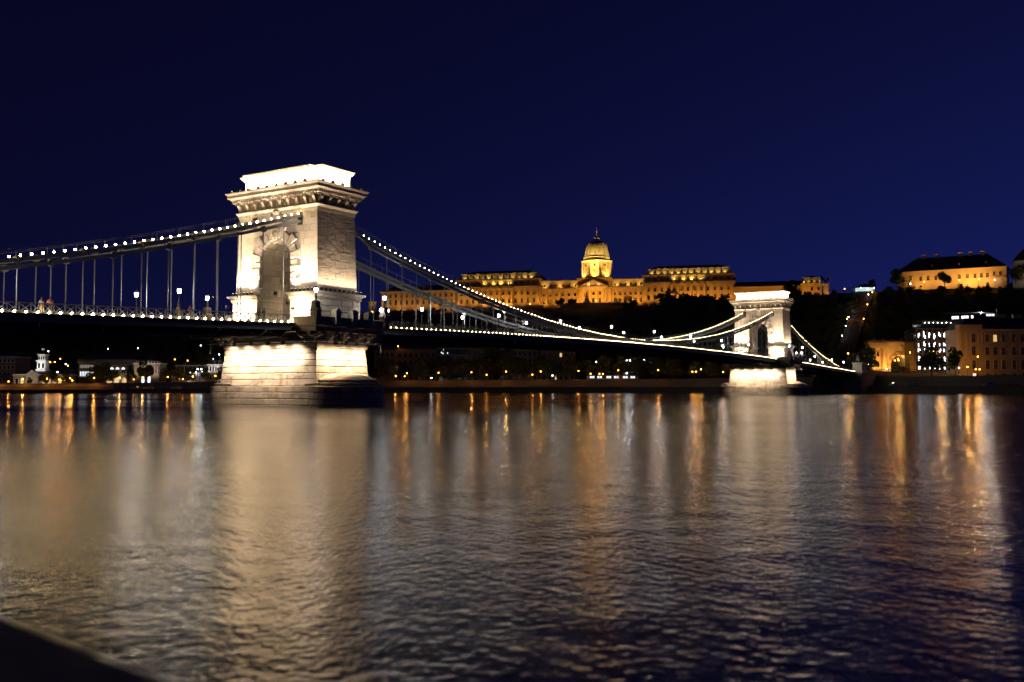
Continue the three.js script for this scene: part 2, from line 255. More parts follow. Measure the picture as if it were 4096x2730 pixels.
  for (const s of [1, -1]) {
    const par = add(T, 'parapet', [span(10.25, 10.6, 10.83, 11.62, -6.5, 6.5), span(10.2, 10.66, 11.62, 11.75, -6.5, 6.5), ...[1, -1].map((k) => [span(6.75, 10.2, 10.83, 11.62, k * 6.75 - 0.18, k * 6.75 + 0.18), span(6.75, 10.2, 11.62, 11.75, k * 6.75 - 0.23, k * 6.75 + 0.23)])].map((g) => g), M.sooty);
    if (s < 0) par.rotation.y = Math.PI;
    const merlon = new THREE.Shape(); merlon.moveTo(-0.46, 0); merlon.lineTo(0.46, 0); merlon.lineTo(0.46, 1.6); merlon.absarc(0, 1.6, 0.46, 0, Math.PI); merlon.lineTo(-0.46, 0);
    const mg = join([ext(merlon, 0.9, 0.03, 10).rotateY(Math.PI / 2).translate(-0.45, 0, 0)]);
    for (const z of [2.86, -0.38, -3.54]) add(par, 'merlon', mg, M.rock[2], [10.45, 10.83, s > 0 ? z : -z]);
  }
  // -- pedestal with rusticated courses, either side of the roadway
  const pw = (y) => lerp(8.42, 8.2, (y - 10.8) / 3.6), pd = (y) => lerp(4.38, 4.18, (y - 10.8) / 3.6), pyc = [10.84, 11.85, 12.7, 13.52, 14.4];
  for (const s of [1, -1]) {
    const ped = add(T, 'pedestal', [span(Math.min(s * 3.3, s * 8.1), Math.max(s * 3.3, s * 8.1), 10.7, 14.5, -4.05, 4.05)], M.core);
    const F = (a, b) => s > 0 ? [a, b] : [-b, -a];
    courses(ped, 'rusticated_block', M.rock, pyc, ...F(3.2, 8.3), 1.6, (u, y) => V(Math.abs(u) > 8 ? Math.sign(u) * pw(y) : u, y, pd(y)), r, { ch: 0.07, gap: 0.02, depth: 0.4 });
    courses(ped, 'rusticated_block', M.rock, pyc, -4.05, 4.05, 2.2, (u, y) => V(3.2 * s, y, -u * s * -1), r, { ch: 0.06, gap: 0.02, depth: 0.25 });
    if (s > 0) courses(ped, 'rusticated_block', M.rock, pyc, -4.1, 4.1, 2.2, (u, y) => V(pw(y), y, -u * pd(y) / 4.15), r, { ch: 0.08, gap: 0.02, depth: 0.4 });
    else add(ped, 'back_facing', [span(-8.3, -8.05, 10.8, 14.4, -4.15, 4.1)], M.rock[1]);
    add(ped, 'back_facing', [span(Math.min(s * 3.25, s * 8.25), Math.max(s * 3.25, s * 8.25), 10.8, 14.4, -4.25, -4)], M.rock[1]);
    const x0 = s > 0 ? 3.1 : -8.3, x1 = s > 0 ? 8.3 : -3.1, o = (d) => [x0 - (s > 0 ? d * 0.6 : d), x1 + (s > 0 ? d : d * 0.6)];
    const mould = (d, ya, yb) => span(...o(d), ya, yb, -4.2 - d, 4.2 + d);
    add(T, 'pedestal_cornice', [mould(0.05, 14.4, 14.52), mould(0.12, 14.52, 14.96), mould(0.3, 14.96, 15.06), mould(0.52, 15.06, 15.24), mould(0.6, 15.24, 15.32)], M.stone[2]);
    const leaf = []; // plaited band under the cornice
    for (let i = 0; i < 13; i++) leaf.push(ball(0.2, (s > 0 ? 3.3 : -8.2) + i * 0.41, 14.74, 4.33, 1.25, 0.75, 0.6, 7).applyMatrix4(new THREE.Matrix4()), bar([(s > 0 ? 3.2 : -8.3) + i * 0.41, 14.58, 4.38], [(s > 0 ? 3.45 : -8.05) + i * 0.41, 14.9, 4.4], 0.09, 0.12));
    for (let i = 0; i < 20; i++) for (const x of s > 0 ? [8.43] : [-3.0]) leaf.push(ball(0.2, x, 14.74, -3.95 + i * 0.415, 0.6, 0.75, 1.25, 7), bar([x + 0.05, 14.58, -4.1 + i * 0.415], [x + 0.06, 14.9, -3.85 + i * 0.415], 0.12, 0.09));
    add(T, 'plaited_band', leaf, M.stone[3]);
  }
  // -- shaft with the arched passage
  const sh = new THREE.Shape(); sh.moveTo(-7.9, 15.2); sh.lineTo(-2.95, 15.2); sh.lineTo(-2.95, 20); sh.absarc(0, 20, 2.95, Math.PI, 0, true); sh.lineTo(2.95, 15.2); sh.lineTo(7.9, 15.2); sh.lineTo(7.9, 26.4); sh.lineTo(-7.9, 26.4);
  const sg = ext(sh, 2, 0, 20).translate(0, 0, -1), sp = sg.attributes.position;
  for (let i = 0; i < sp.count; i++) { const y = sp.getY(i), x = sp.getX(i); sp.setXYZ(i, Math.abs(x) > 7 ? Math.sign(x) * (shW(y) - 0.06) : x, y, sp.getZ(i) * (shD(y) - 0.06)); }
  sg.computeVertexNormals();
  const shaft = add(T, 'shaft', sg, M.stone[1]);
  const sy = steps(15.32, 26.32, 12);
  courses(shaft, 'ashlar', M.stone, sy, (y) => -7.9, (y) => 7.9, 1.55, (u, y) => V(u * shW(y) / 7.9, y, shD(y)), r, { ch: 0.016, gap: 0.008, depth: 0.2, skip: (ya, yb, [a, b]) => { const m = ya; let e = 0; if (m < 20) e = 3.4; else if (m < 23.6) e = Math.sqrt(Math.max(0.01, 3.95 ** 2 - (m - 20) ** 2)); return e ? [[a, -e], [e, b]] : [[a, b]]; } });
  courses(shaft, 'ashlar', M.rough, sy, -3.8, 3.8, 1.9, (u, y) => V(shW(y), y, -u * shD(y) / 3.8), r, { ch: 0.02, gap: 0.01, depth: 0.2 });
  // passage walls and vault
  for (const s of [1, -1]) courses(shaft, 'passage_block', M.stone, steps(15.32, 20, 5), -3.6, 3.6, 1.7, (u, y) => V(s * 2.86, y, u * s), r, { ch: 0.06, gap: 0.035, depth: 0.14 });
  for (let i = 0; i < 9; i++) { const a0 = Math.PI * i / 9, a1 = Math.PI * (i + 1) / 9, P = (a, z) => V(2.91 * Math.cos(a), 20 + 2.91 * Math.sin(a), z); let z = -3.6; while (z < 3.5) { const l = Math.min(3.6 - z, 1.3 + r() * 0.9); add(shaft, 'vault_block', stone([P(a0, z + l), P(a0, z), P(a1, z), P(a1, z + l)], 0.1, 0.045, 0.03), pick(M.stone, r)); z += l; } }
  // quoins and arch stones, on the Pest and the Buda side
  for (const f of [1, -1]) {
    const fz = (y) => shD(y) + 0.2, qy = [15.36, 16.3, 17.34, 18.22, 19.1, 20];
    for (const s of [1, -1]) for (let k = 0; k < 5; k++) { const e = k % 2 ? 4.85 : 4.08, ya = qy[k] + 0.03, yb = qy[k + 1] - (k % 2 ? 0.02 : 0.1); const P = (x, y) => V(x * f, y, f * (fz(y) + (k % 2 ? 0.05 : 0))); const [a, b] = s > 0 ? [2.93, e] : [-e, -2.93]; add(shaft, 'quoin', stone([P(a, ya), P(b, ya), P(b, yb), P(a, yb)], 0.45, 0.06, 0.01), pick(M.rock, r)); }
    for (let k = 0; k < 11; k++) { if (k === 5) continue; const a0 = Math.PI * (k + 0.03) / 11, a1 = Math.PI * (k + 0.97) / 11, Ro = k % 2 ? 4.2 : 4.85, P = (a, R) => { const y = 20 + R * Math.sin(a); return V(f * R * Math.cos(a), y, f * (fz(y) + (k % 2 ? 0 : 0.05))); }; add(shaft, 'voussoir', stone([P(a0, 2.93), P(a0, Ro), P(a1, Ro), P(a1, 2.93)], 0.45, 0.06, 0.01), pick(M.rock, r)); }
    // carved lion mask on the keystone
    const mask = [ball(0.62, 0, 23.55, 0.1, 0.95, 1.2, 0.8), ball(0.36, 0, 23.3, 0.55, 1, 0.8, 0.9), ball(0.16, 0, 23.45, 0.85), ball(0.13, -0.24, 23.72, 0.55), ball(0.13, 0.24, 23.72, 0.55), ball(0.3, 0, 22.95, 0.35, 0.8, 0.7, 0.8), box(0.5, 0.1, 0.14, 0, 23.14, 0.86)];
    for (let i = 0; i < 13; i++) { const a = -0.5 + 4.15 * i / 12; mask.push(ball(0.26, 0.7 * Math.cos(a), 23.6 + 0.82 * Math.sin(a), 0.12, 1, 1, 0.8, 7)); }
    add(shaft, 'lion_mask', join(mask).clone().applyMatrix4(new THREE.Matrix4().makeRotationY(f > 0 ? 0 : Math.PI)).translate(0, 0, f * 3.75), M.stone[1]);
    // coat of arms: shield, side scrolls and a crown
    const shd = new THREE.Shape(); shd.moveTo(-0.72, 0.75); shd.lineTo(0.72, 0.75); shd.lineTo(0.72, 0); shd.quadraticCurveTo(0.66, -0.62, 0, -0.9); shd.quadraticCurveTo(-0.66, -0.62, -0.72, 0);
    const arms = [ext(shd, 0.22, 0.05).translate(0, 25.45, 0), box(0.12, 1.1, 0.1, 0, 25.4, 0.3), box(0.8, 0.12, 0.1, 0, 25.6, 0.3), cyl(0.5, 0.62, 0.42, 0, 26.3, 0.05, 12), ball(0.5, 0, 26.72, 0.05, 1, 0.6, 0.6)];
    for (let i = 0; i < 5; i++) arms.push(new THREE.ConeGeometry(0.13, 0.4, 6).translate(-0.52 + i * 0.26, 26.86, 0.3), ball(0.08, -0.52 + i * 0.26, 27.07, 0.3, 1, 1, 1, 6));
    for (const s of [1, -1]) { arms.push(new THREE.TorusGeometry(0.3, 0.11, 6, 12).translate(s * 1.02, 25.3, 0.12), new THREE.TorusGeometry(0.22, 0.1, 6, 12).translate(s * 0.95, 24.75, 0.12), new THREE.TorusGeometry(0.2, 0.09, 6, 10, 4).translate(s * 0.98, 25.95, 0.12)); }
    add(shaft, 'coat_of_arms', join(arms).clone().applyMatrix4(new THREE.Matrix4().makeRotationY(f > 0 ? 0 : Math.PI)).translate(0, 0, f * 3.62), M.stone[5]);
    // iron-lined slots where the chains go in
    for (const s of [1, -1]) add(shaft, 'chain_slot', [span(s * CX - 0.45, s * CX + 0.45, 24.55, 26.25, f > 0 ? 3.6 : -3.73, f > 0 ? 3.73 : -3.6)], M.black);
  }
  // -- entablature
  const slab = (hx, hz, y0, y1) => span(-hx, hx, y0, y1, -hz, hz);
  add(T, 'architrave', [slab(7.66, 3.72, 26.32, 26.5), slab(7.72, 3.78, 26.5, 26.82), frustum(7.76, 3.82, 8.0, 4.05, 26.82, 27.12), slab(8.02, 4.07, 27.12, 27.22)], M.stone[1]);
  const fr0 = add(T, 'frieze', [slab(7.58, 3.62, 27.22, 28.5)], M.stone[2]);
  const bk = join([ext(poly([[0, 0], [0.62, 0], [0.62, -0.22], [0.5, -0.36], [0.4, -0.62], [0.22, -0.9], [0.2, -1.1], [0, -1.16]]), 0.42, 0.02).translate(0, 0, -0.21), cyl(0.13, 0.13, 0.46, 0, -0.23, 0, 10).rotateX(Math.PI / 2).translate(0.5, -0.26, 0), cyl(0.09, 0.09, 0.46, 0, -0.23, 0, 8).rotateX(Math.PI / 2).translate(0.22, -0.98, 0)]);
  const ros = join([new THREE.TorusGeometry(0.24, 0.08, 6, 14), ...[0, 1, 2, 3, 4, 5].map((i) => ball(0.11, 0.2 * Math.cos(i * 1.047), 0.2 * Math.sin(i * 1.047), 0.06, 1, 1, 0.8, 6)), ball(0.11, 0, 0, 0.1, 1, 1, 1, 6)]);
  for (const f of [1, -1]) {
    for (let i = 0; i < 10; i++) { const x = -7.3 + i * 14.6 / 9; const m = add(fr0, 'bracket', bk, M.stone[i % 2 ? 0 : 3], [x, 28.44, f * 3.62]); m.rotation.y = -f * Math.PI / 2; if (i < 9) { const q = add(fr0, 'rosette', ros, M.stone[1], [x + 0.81, 27.82, f * 3.65]); q.rotation.y = f > 0 ? 0 : Math.PI; } }
    for (let i = 0; i < 5; i++) { const z = -3.3 + i * 1.65; const m = add(fr0, 'bracket', bk, M.stone[i % 2 ? 0 : 3], [f * 7.58, 28.44, z]); m.rotation.y = f > 0 ? 0 : Math.PI; if (i < 4) { const q = add(fr0, 'rosette', ros, M.stone[1], [f * 7.61, 27.82, z + 0.82]); q.rotation.y = f * Math.PI / 2; } }
  }
  const den = []; for (const f of [1, -1]) { for (let i = 0; i < 41; i++) den.push(box(0.24, 0.3, 0.3, -8.2 + i * 0.41, 28.78, f * 4.32)); for (let i = 0; i < 21; i++) den.push(box(0.3, 0.3, 0.24, f * 8.36, 28.78, -4.1 + i * 0.41)); }
  const cor = add(T, 'cornice', [slab(8.1, 4.12, 28.45, 28.6), slab(8.24, 4.2, 28.6, 28.95), slab(8.5, 4.5, 28.95, 29.06), frustum(8.52, 4.52, 8.74, 4.76, 29.06, 29.3), slab(8.86, 4.9, 29.3, 29.68), frustum(8.88, 4.92, 9.06, 5.1, 29.68, 29.92), slab(9.1, 5.14, 29.92, 30.02)], M.stone[1]);
  const dn = add(cor, 'dentils', den, M.stone[3]); dn.userData.kind = 'stuff';
  // -- attic
  const cross = (d, y0, y1) => [slab(6.0 + d, 3.62 + d, y0, y1), slab(7.52 + d, 2.72 + d, y0, y1)];
  const attic = add(T, 'attic', [...cross(0.12, 30.02, 30.3), ...cross(0, 30.3, 31.8)], M.stone[5]);
  add(attic, 'attic_cornice', [...cross(0.08, 31.76, 31.92), frustum(6.1, 3.72, 6.36, 3.98, 31.92, 32.14), frustum(7.62, 2.82, 7.88, 3.08, 31.92, 32.14), ...cross(0.42, 32.14, 32.36), ...cross(0.56, 32.36, 32.52), ...cross(0.1, 32.52, 32.6)], M.stone[5]);
  return T;
}
const TOWER_LABELS = ['huge floodlit stone tower with arched passage on a river pier', 'smaller looking floodlit stone tower in front of the dark hillside'];
const tower = buildTower(TOWER_LABELS[0], [0, 0, 0]);
copy(tower, TOWER_LABELS[1], [0, 0, -SPAN]);

// ---------- floodlights on the towers ----------
const floodGeo = join([box(0.3, 0.26, 0.3), box(0.36, 0.3, 0.05, 0, 0, 0.15), box(0.06, 0.34, 0.06, 0, -0.24, -0.05)]), floodGlass = join([box(0.26, 0.2, 0.02, 0, 0, 0.185)]);
function flood(p, to, color, cd, deg, label, group, bright = M.flood, sc = 1) {
  const o = thing('floodlight', label, 'floodlight', p, 0, group); o.rotation.order = 'YXZ';
  const d = V(...to).sub(V(...p)).normalize(); o.rotation.set(-Math.asin(d.y), Math.atan2(d.x, d.z), 0); o.scale.setScalar(sc);
  add(o, 'housing', floodGeo, M.black); add(o, 'lens', floodGlass, bright);
  const f = V(...p).addScaledVector(d, 0.26 * sc); spot(f.toArray(), to, color, cd, deg, 1, 0.1);
  return o;
}
const WARM = new THREE.Color().setRGB(1, 0.79, 0.59), WARM2 = new THREE.Color().setRGB(1, 0.75, 0.49), CREAM = new THREE.Color().setRGB(1, 0.78, 0.52);
const near = (z0) => z0 === 0 ? 'near tower' : 'far tower';
for (const z0 of [0, -SPAN]) {
  const N = near(z0), far = z0 !== 0;
  [-7.75, -7.0, -6.25, -5.5, -4.75, -4.0, 4.0, 4.75, 5.5, 6.25, 7.0, 7.75].forEach((x, i) => flood([x, 15.55, 4.62 + z0], [x * 0.9, 23.6, 3.7 + z0], WARM, 290, 38, `${ORD[i]} uplight from the left on ${N} ledge below the arch face`, 'uplights on tower ledges'));
  for (let i = 0; i < 10; i++) flood([8.74, 15.55, 3.9 - i * 0.87 + z0], [7.8, 19.2, 3.7 - i * 0.82 + z0], WARM2, 42, 52, `${ORD[i]} uplight from the left on the shaded side ledge of ${N}`, 'uplights on tower ledges');
  for (let i = 0; i < 9; i++) { const x = -8.2 + i * 1.82; flood([x, 30.22, 4.85 + z0], [clamp(x, -6.9, 6.9), 31.5, 3.2 + z0], CREAM, 170, 58, `${ORD[i]} small lamp from the left along the arch side cornice of ${N}`, 'lamps on tower cornices'); }
  for (let i = 0; i < 5; i++) { const z = 3.8 - i * 1.85; flood([8.85, 30.22, z + z0], [7.2, 31.5, clamp(z, -3, 3) + z0], CREAM, 170, 58, `${ORD[i]} small lamp from the left along the right cornice of ${N}`, 'lamps on tower cornices'); }
  [-6.9, -3.8, -0.6, 2.6, 5.4].forEach((x, i) => flood([x, 8.35, 7.5 + z0], [x, 5.3, 5.0 + z0], WARM, 260, 60, `${ORD[i]} black floodlight from the left over the front wall of ${N} pier`, 'floodlights over the piers', M.flood, 1.25));
  [3.9, 1.9, -0.1, -2.3, -4.0].forEach((z, i) => flood([11.3, 8.35, z + z0], [9.1, 5.3, z + z0], WARM2, 180, 58, `${ORD[i]} black floodlight from the left over the right wall of ${N} pier`, 'floodlights over the piers', M.flood, 1.25));
  for (const s of [-1, 1]) for (const k of [0, 1]) flood([s * (5.9 + k * 0.9), 13.6 - k * 0.75, 7.2 + z0], [s * (5.4 + k * 0.6), 12.9, 4.2 + z0], CREAM, 330, 60, `${k ? 'lower' : 'upper'} floodlight aimed at the ${s < 0 ? 'left' : 'right'} pedestal of ${N}`, 'floodlights aimed at pedestals', M.flood, 1.1);
  for (const s of [-1, 1]) flood([s * 6.15, 14.6, 9.6 + z0], [s * 4.2, 22.5, 3.7 + z0], WARM, s < 0 ? 620 : 330, 46, `wide floodlight on the ${s < 0 ? 'left' : 'right'} hanger washing the arch face of ${N}`, 'floodlights aimed at pedestals', M.flood, 1.2);
  // the gangway that carries the lower lamps
  const gw = thing('maintenance_gangway', `steel maintenance gangway hanging round the top of ${far ? 'the far' : 'the near'} pier`, 'gangway', [0, 0, z0], 0, 'gangways under the terraces');
  const loopPts = [[-10.2, 6.4], [10.4, 6.4], [10.4, -6.4]], rails = [];
  for (let i = 0; i < 2; i++) { const [a, b] = [loopPts[i], loopPts[i + 1]]; for (const y of [8.62, 9.0, 9.35]) add(gw, 'rail', bar([a[0], y, a[1]], [b[0], y, b[1]], 0.05), M.steel); add(gw, 'plank', bar([a[0], 8.5, a[1]], [b[0], 8.5, b[1]], i ? 0.5 : 0.06, i ? 0.06 : 0.5), M.steel); const L = Math.hypot(b[0] - a[0], b[1] - a[1]), n = Math.round(L / 1.7); for (let k = 0; k <= n; k++) { const x = lerp(a[0], b[0], k / n), z = lerp(a[1], b[1], k / n); add(gw, 'post', bar([x, 8.45, z], [x, 9.86, z], 0.06), M.ironDark); } }
  add(gw, 'drop_pipe', bar([10.2, 7.3, 6.2], [10.2, 9.3, 6.2], 0.08), M.ironDark); add(gw, 'drop_pipe', bar([10.4, 7.2, -6.2], [10.4, 8.6, -6.2], 0.1), M.steel); add(gw, 'drop_pipe', bar([-10.6, 7.2, 6.1], [-10.3, 8.6, 6.1], 0.12), M.steel);
}

// ---------- chains, hangers and lamp strings ----------
const PERF = 7.22;
function lampY(z) { if (z > -101 + 97.3) { const d = z - 3.7; return 26.2 - 0.318 * d + 0.00135 * d * d; } if (z < -SPAN + 3.7 - 7.4) { const d = -SPAN - 3.7 - z; return 26.2 - 0.318 * d + 0.00135 * d * d; } return 13.4 + 0.00134 * (z + 101) ** 2; }
const upperY = (z) => lampY(z) - 0.4, lowerY = (z) => lampY(z) - 1.12;
const eye = join([cyl(0.34, 0.34, 0.62, 0, -0.31, 0, 14).rotateZ(Math.PI / 2), cyl(0.15, 0.13, 0.86, 0, -0.43, 0, 10).rotateZ(Math.PI / 2), cyl(0.42, 0.42, 0.46, 0, -0.23, 0, 14).rotateZ(Math.PI / 2)]);
const SPANS = [{ n: 'left side span', a: 3.6, b: 58, up: [6.63, 13.87, 21.1, 28.35, 35.59, 42.83, 50.07, 57.3], lo: [3.0, 10.25, 17.49, 24.73, 31.97, 39.2, 46.45, 53.7] },
  { n: 'main span', a: -3.6, b: -SPAN + 3.6, up: Array.from({ length: 27 }, (_, i) => -7.13 - 7.2208 * i), lo: Array.from({ length: 28 }, (_, i) => -3.52 - 7.2208 * i) },
  { n: 'right side span', a: -SPAN - 3.6, b: -278, up: [6.63, 13.87, 21.1, 28.35, 35.59, 42.83, 50.07, 57.3, 64.5, 71.8].map((z) => -SPAN - z), lo: [3.0, 10.25, 17.49, 24.73, 31.97, 39.2, 46.45, 53.7, 60.9, 68.1].map((z) => -SPAN - z) }];
const bulbGeo = join([new THREE.IcosahedronGeometry(0.11, 1)]), bulbFar = join([new THREE.IcosahedronGeometry(0.066, 0)]), bulbTiny = join([new THREE.IcosahedronGeometry(0.048, 0)]);
for (const s of [1, -1]) {
  const side = s > 0 ? 'near' : 'far';
  SPANS.forEach((sp, si) => {
    const ch = thing('suspension_chain', `${side} pair of iron link chains with hangers over the ${sp.n}`, 'chain', [s * CX, 0, 0], 0, 'link chains of the bridge');
    const up = [sp.a, ...sp.up, ...(si === 1 ? [sp.b] : [])], lo = [...sp.lo]; if (si !== 1) lo[0] = sp.a;
    for (const [zs, fy] of [[up, upperY], [lo, lowerY]]) for (let i = 0; i < zs.length - 1; i++) {
      const a = [0, fy(zs[i]), zs[i]], b = [0, fy(zs[i + 1]), zs[i + 1]];
      add(ch, 'link', [bar(a, b, 0.1, 0.4).translate(-0.2, 0, 0), bar(a, b, 0.1, 0.4), bar(a, b, 0.1, 0.4).translate(0.2, 0, 0)], M.iron);
    }
    for (const [zs, fy] of [[sp.up, upperY], [sp.lo, lowerY]]) zs.forEach((z, i) => {
      if (Math.abs(z) < 3.7 || Math.abs(z + SPAN) < 3.7) return;
      add(ch, 'bolt', eye, M.iron, [0, fy(z), z]);
      const y0 = deckY(z) - 1.2, h = fy(z) - y0; if (h > 1.4) add(ch, 'hanger', cyl(0.062, 0.062, h, 0, y0, z, 8), M.iron);
    });
    // hand line along the top of the chain
    const zA = sp.a, zB = si === 2 ? -270 : sp.b, n = Math.round(Math.abs(zB - zA) / 3.61);
    for (let i = 0; i < n; i++) { const z = lerp(zA, zB, (i + 0.5) / n), y = upperY(z) + 0.15; add(ch, 'handrail_post', bar([0.2, y, z], [0.2, y + 1.0, z], 0.04), M.iron); }
    add(ch, 'handrail_wire', Array.from({ length: n }, (_, i) => { const z0 = lerp(zA, zB, i / n), z1 = lerp(zA, zB, (i + 1) / n); return [0.95, 1.15].map((o) => bar([0.2, upperY(z0) + o, z0], [0.2, upperY(z1) + o, z1], 0.025)); }), M.iron);
    // lamp string on the chain
    const st = thing('light_string', `string of white bulbs along the top of the ${side} chain over the ${sp.n}`, 'lights', [s > 0 ? CX + 0.12 : -CX - 0.42, 0, 0], 0, 'strings of bulbs on the bridge');
    const bz = si === 2 ? -277 : si === 0 ? 52 : sp.b + 0.6, m = Math.round(Math.abs(bz - zA) / 1.2);
    for (let i = 0; i < m; i++) { const z = zA + Math.sign(bz - zA) * (i + 0.5) * 1.2; add(st, 'bulb', si ? z < -105 ? bulbTiny : bulbFar : bulbGeo, (si ? M.bulbsFar : M.bulbs)[(i * 7 + si) % 5 % 3], [0, lampY(z) - (s > 0 ? 0 : 0.36 * smooth(-125, -85, z)), z]); }
  });
}
// ---------- the deck ----------
function sweep(prof, zs, fy) { const q = []; for (let i = 0; i < zs.length - 1; i++) for (let k = 0; k < prof.length; k++) { const [xa, ya] = prof[k], [xb, yb] = prof[(k + 1) % prof.length], z0 = zs[i], z1 = zs[i + 1], f0 = fy(z0), f1 = fy(z1); q.push([V(xa, f0 + ya, z0), V(xb, f0 + yb, z0), V(xb, f1 + yb, z1), V(xa, f1 + ya, z1)]); } for (const [z, fl] of [[zs[0], 0], [zs[zs.length - 1], 1]]) { const f = fy(z), p = prof.map(([x, y]) => V(x, f + y, z)); for (let k = 1; k < p.length - 1; k++) q.push(fl ? [p[0], p[k], p[k + 1], p[0]] : [p[0], p[k + 1], p[k], p[0]]); } return quads(q); }
const DECKS = [[7.2, 62, 'left of the near tower'], [-7.2, -SPAN + 7.2, 'between the two towers'], [-SPAN - 7.2, -292.5, 'from far tower to stone lion']];
const panelGeo = (L) => join([bar([0, 0, 0], [0, 1.12, 0], 0.07, 0.07), bar([0, 0.12, 0], [0, 0.98, -L], 0.045, 0.06), bar([0.03, 0.98, 0], [0.03, 0.12, -L], 0.045, 0.06), box(0.1, 0.09, L + 0.01, 0, 1.05, -L / 2), box(0.08, 0.07, L + 0.01, 0, 0.08, -L / 2), ball(0.06, 0.05, 0.55, -L / 2, 1, 1, 1, 6)]);
const beamGeo = join([ext(poly([[-6.3, -0.15], [6.3, -0.15], [6.3, -0.7], [4.6, -1.75], [-4.6, -1.75], [-6.3, -0.7]]), 0.14).translate(0, 0, -0.07), box(9.4, 0.1, 0.4, 0, -1.78, 0)]);
DECKS.forEach(([za, zb, where], di) => {
  const D = thing('bridge_deck', `grey iron bridge deck with lattice railing ${where}`, 'bridge deck', [0, 0, 0], 0, 'decks of the bridge');
  const n = Math.round(Math.abs(zb - za) / 3.61), zs = steps(za, zb, n), fl = zb > za ? [...zs].reverse() : zs;
  add(D, 'roadway', sweep([[-4.1, -0.12], [4.1, -0.12], [4.1, -0.5], [-4.1, -0.5]].reverse(), fl, deckY), M.asphalt);
  for (const s of [1, -1]) {
    const pr = (l) => s > 0 ? l.map(([x, y]) => [x, y]).reverse() : l.map(([x, y]) => [-x, y]);
    add(D, 'footway', sweep(pr([[4.15, 0.04], [6.4, 0.04], [6.4, -0.12], [4.15, -0.12]]), fl, deckY), M.asphalt);
    add(D, 'fascia_girder', [sweep(pr([[6.42, 0.03], [7.0, 0.03], [7.0, -0.06], [6.6, -0.06], [6.6, -0.86], [6.42, -0.86]]), fl, deckY), sweep(pr([[6.6, -0.44], [6.66, -0.44], [6.66, -0.5], [6.6, -0.5]]), fl, deckY), sweep(pr([[6.42, -0.8], [6.7, -0.8], [6.7, -0.9], [6.42, -0.9]]), fl, deckY)], M.fascia);
    add(D, 'truss_chord', [sweep(pr([[4.2, -1.62], [4.6, -1.62], [4.6, -1.78], [4.2, -1.78]]), fl, deckY), ...fl.slice(0, -1).map((z, i) => { const z1 = fl[i + 1]; return [bar([s * 4.4, deckY(z) - 0.3, z], [s * 4.4, deckY(z1) - 1.7, z1], 0.12, 0.14), bar([s * 4.4, deckY(z) - 1.7, z], [s * 4.4, deckY(z1) - 0.3, z1], 0.12, 0.14)]; })], M.ironDark);
  }
  for (const z of fl) add(D, 'cross_beam', beamGeo, M.ironDark, [0, deckY(z), z]);
  const m = Math.round(Math.abs(zb - za) / 1.22), L = Math.abs(zb - za) / m, pg = panelGeo(L), zt = Math.max(za, zb);
  for (let i = 0; i < m; i++) { const z = zt - i * L, y = deckY(z), p = add(D, 'railing_panel', pg, M.fascia, [DX, y + 0.02, z]); p.rotation.x = Math.atan2(deckY(z - L) - y, L); }
  const far = add(D, 'far_railing', Array.from({ length: m }, (_, i) => { const z = zt - i * L, y = deckY(z); return pg.clone().rotateX(Math.atan2(deckY(z - L) - y, L)).translate(-DX, y + 0.02, z); }), M.iron); far.userData.kind = 'stuff';
  const st = thing('light_string', `string of white bulbs along the deck edge ${where}`, 'lights', [DX + 0.16, 0, 0], 0, 'strings of bulbs on the bridge');
  for (let i = 0; i < m; i++) { const z = zt - (i + 0.5) * L; if (z > 52) continue; add(st, 'bulb', di ? z < -105 ? bulbTiny : bulbFar : bulbGeo, (di ? M.bulbsFar : M.bulbs)[(i * 7 + di) % 5 % 3], [0, deckY(z) + 0.16, z]); }
});
// ---------- bridge lamps ----------
const lampBase = join([box(0.7, 0.25, 0.7, 0, 0.12, 0), box(0.52, 0.8, 0.52, 0, 0.65, 0), box(0.64, 0.12, 0.64, 0, 1.08, 0)]);
const lampPole = join([lathe([[0.001, 1.1], [0.24, 1.12], [0.2, 1.3], [0.1, 1.42], [0.12, 1.7], [0.16, 1.8], [0.1, 1.95], [0.07, 2.3], [0.06, 2.9], [0.1, 3.0], [0.05, 3.08], [0.16, 3.22], [0.18, 3.26], [0.001, 3.27]], 10)]);
const lampGlass = join([cyl(0.17, 0.24, 0.46, 0, 3.29, 0, 8)]);
const lampCap = join([lathe([[0.27, 3.76], [0.3, 3.8], [0.2, 3.92], [0.1, 4.0], [0.06, 4.12], [0.001, 4.2]], 8), ...[0, 1, 2, 3].map((i) => { const a = i * Math.PI / 2 + 0.4; return bar([0.18 * Math.cos(a), 3.27, 0.18 * Math.sin(a)], [0.26 * Math.cos(a), 3.78, 0.26 * Math.sin(a)], 0.025); })]);
const COOL = new THREE.Color().setRGB(1, 0.96, 0.92);
function bridgeLamp(x, z, label) {
  const y = deckY(z) - 0.05, o = thing('bridge_lamp', label, 'lamp', [x, y, z], 0, 'lanterns along the bridge roadway');
  add(o, 'plinth', lampBase, M.ironDark); add(o, 'post', lampPole, M.ironDark); add(o, 'lantern_glass', lampGlass, M.lantern); add(o, 'lantern_cap', lampCap, M.ironDark);
  point([x, y + 3.52, z], COOL, 60, 0.2);
}
bridgeLamp(4, 22.8, 'tall lit lantern left of the near tower, in front of the hangers'); bridgeLamp(-4, 22.9, 'lit lantern left of the near tower, on the far side of the roadway'); 
bridgeLamp(4, 45.2, 'lit lantern on the near roadway edge at the very edge of the picture');
for (let i = 0; i < 8; i++) for (const x of [4, -4]) bridgeLamp(x, -23.5 - 22 * i, `${ORD[i]} lit lantern from the near tower on the ${x > 0 ? 'near' : 'far'} roadway edge of the main span`);
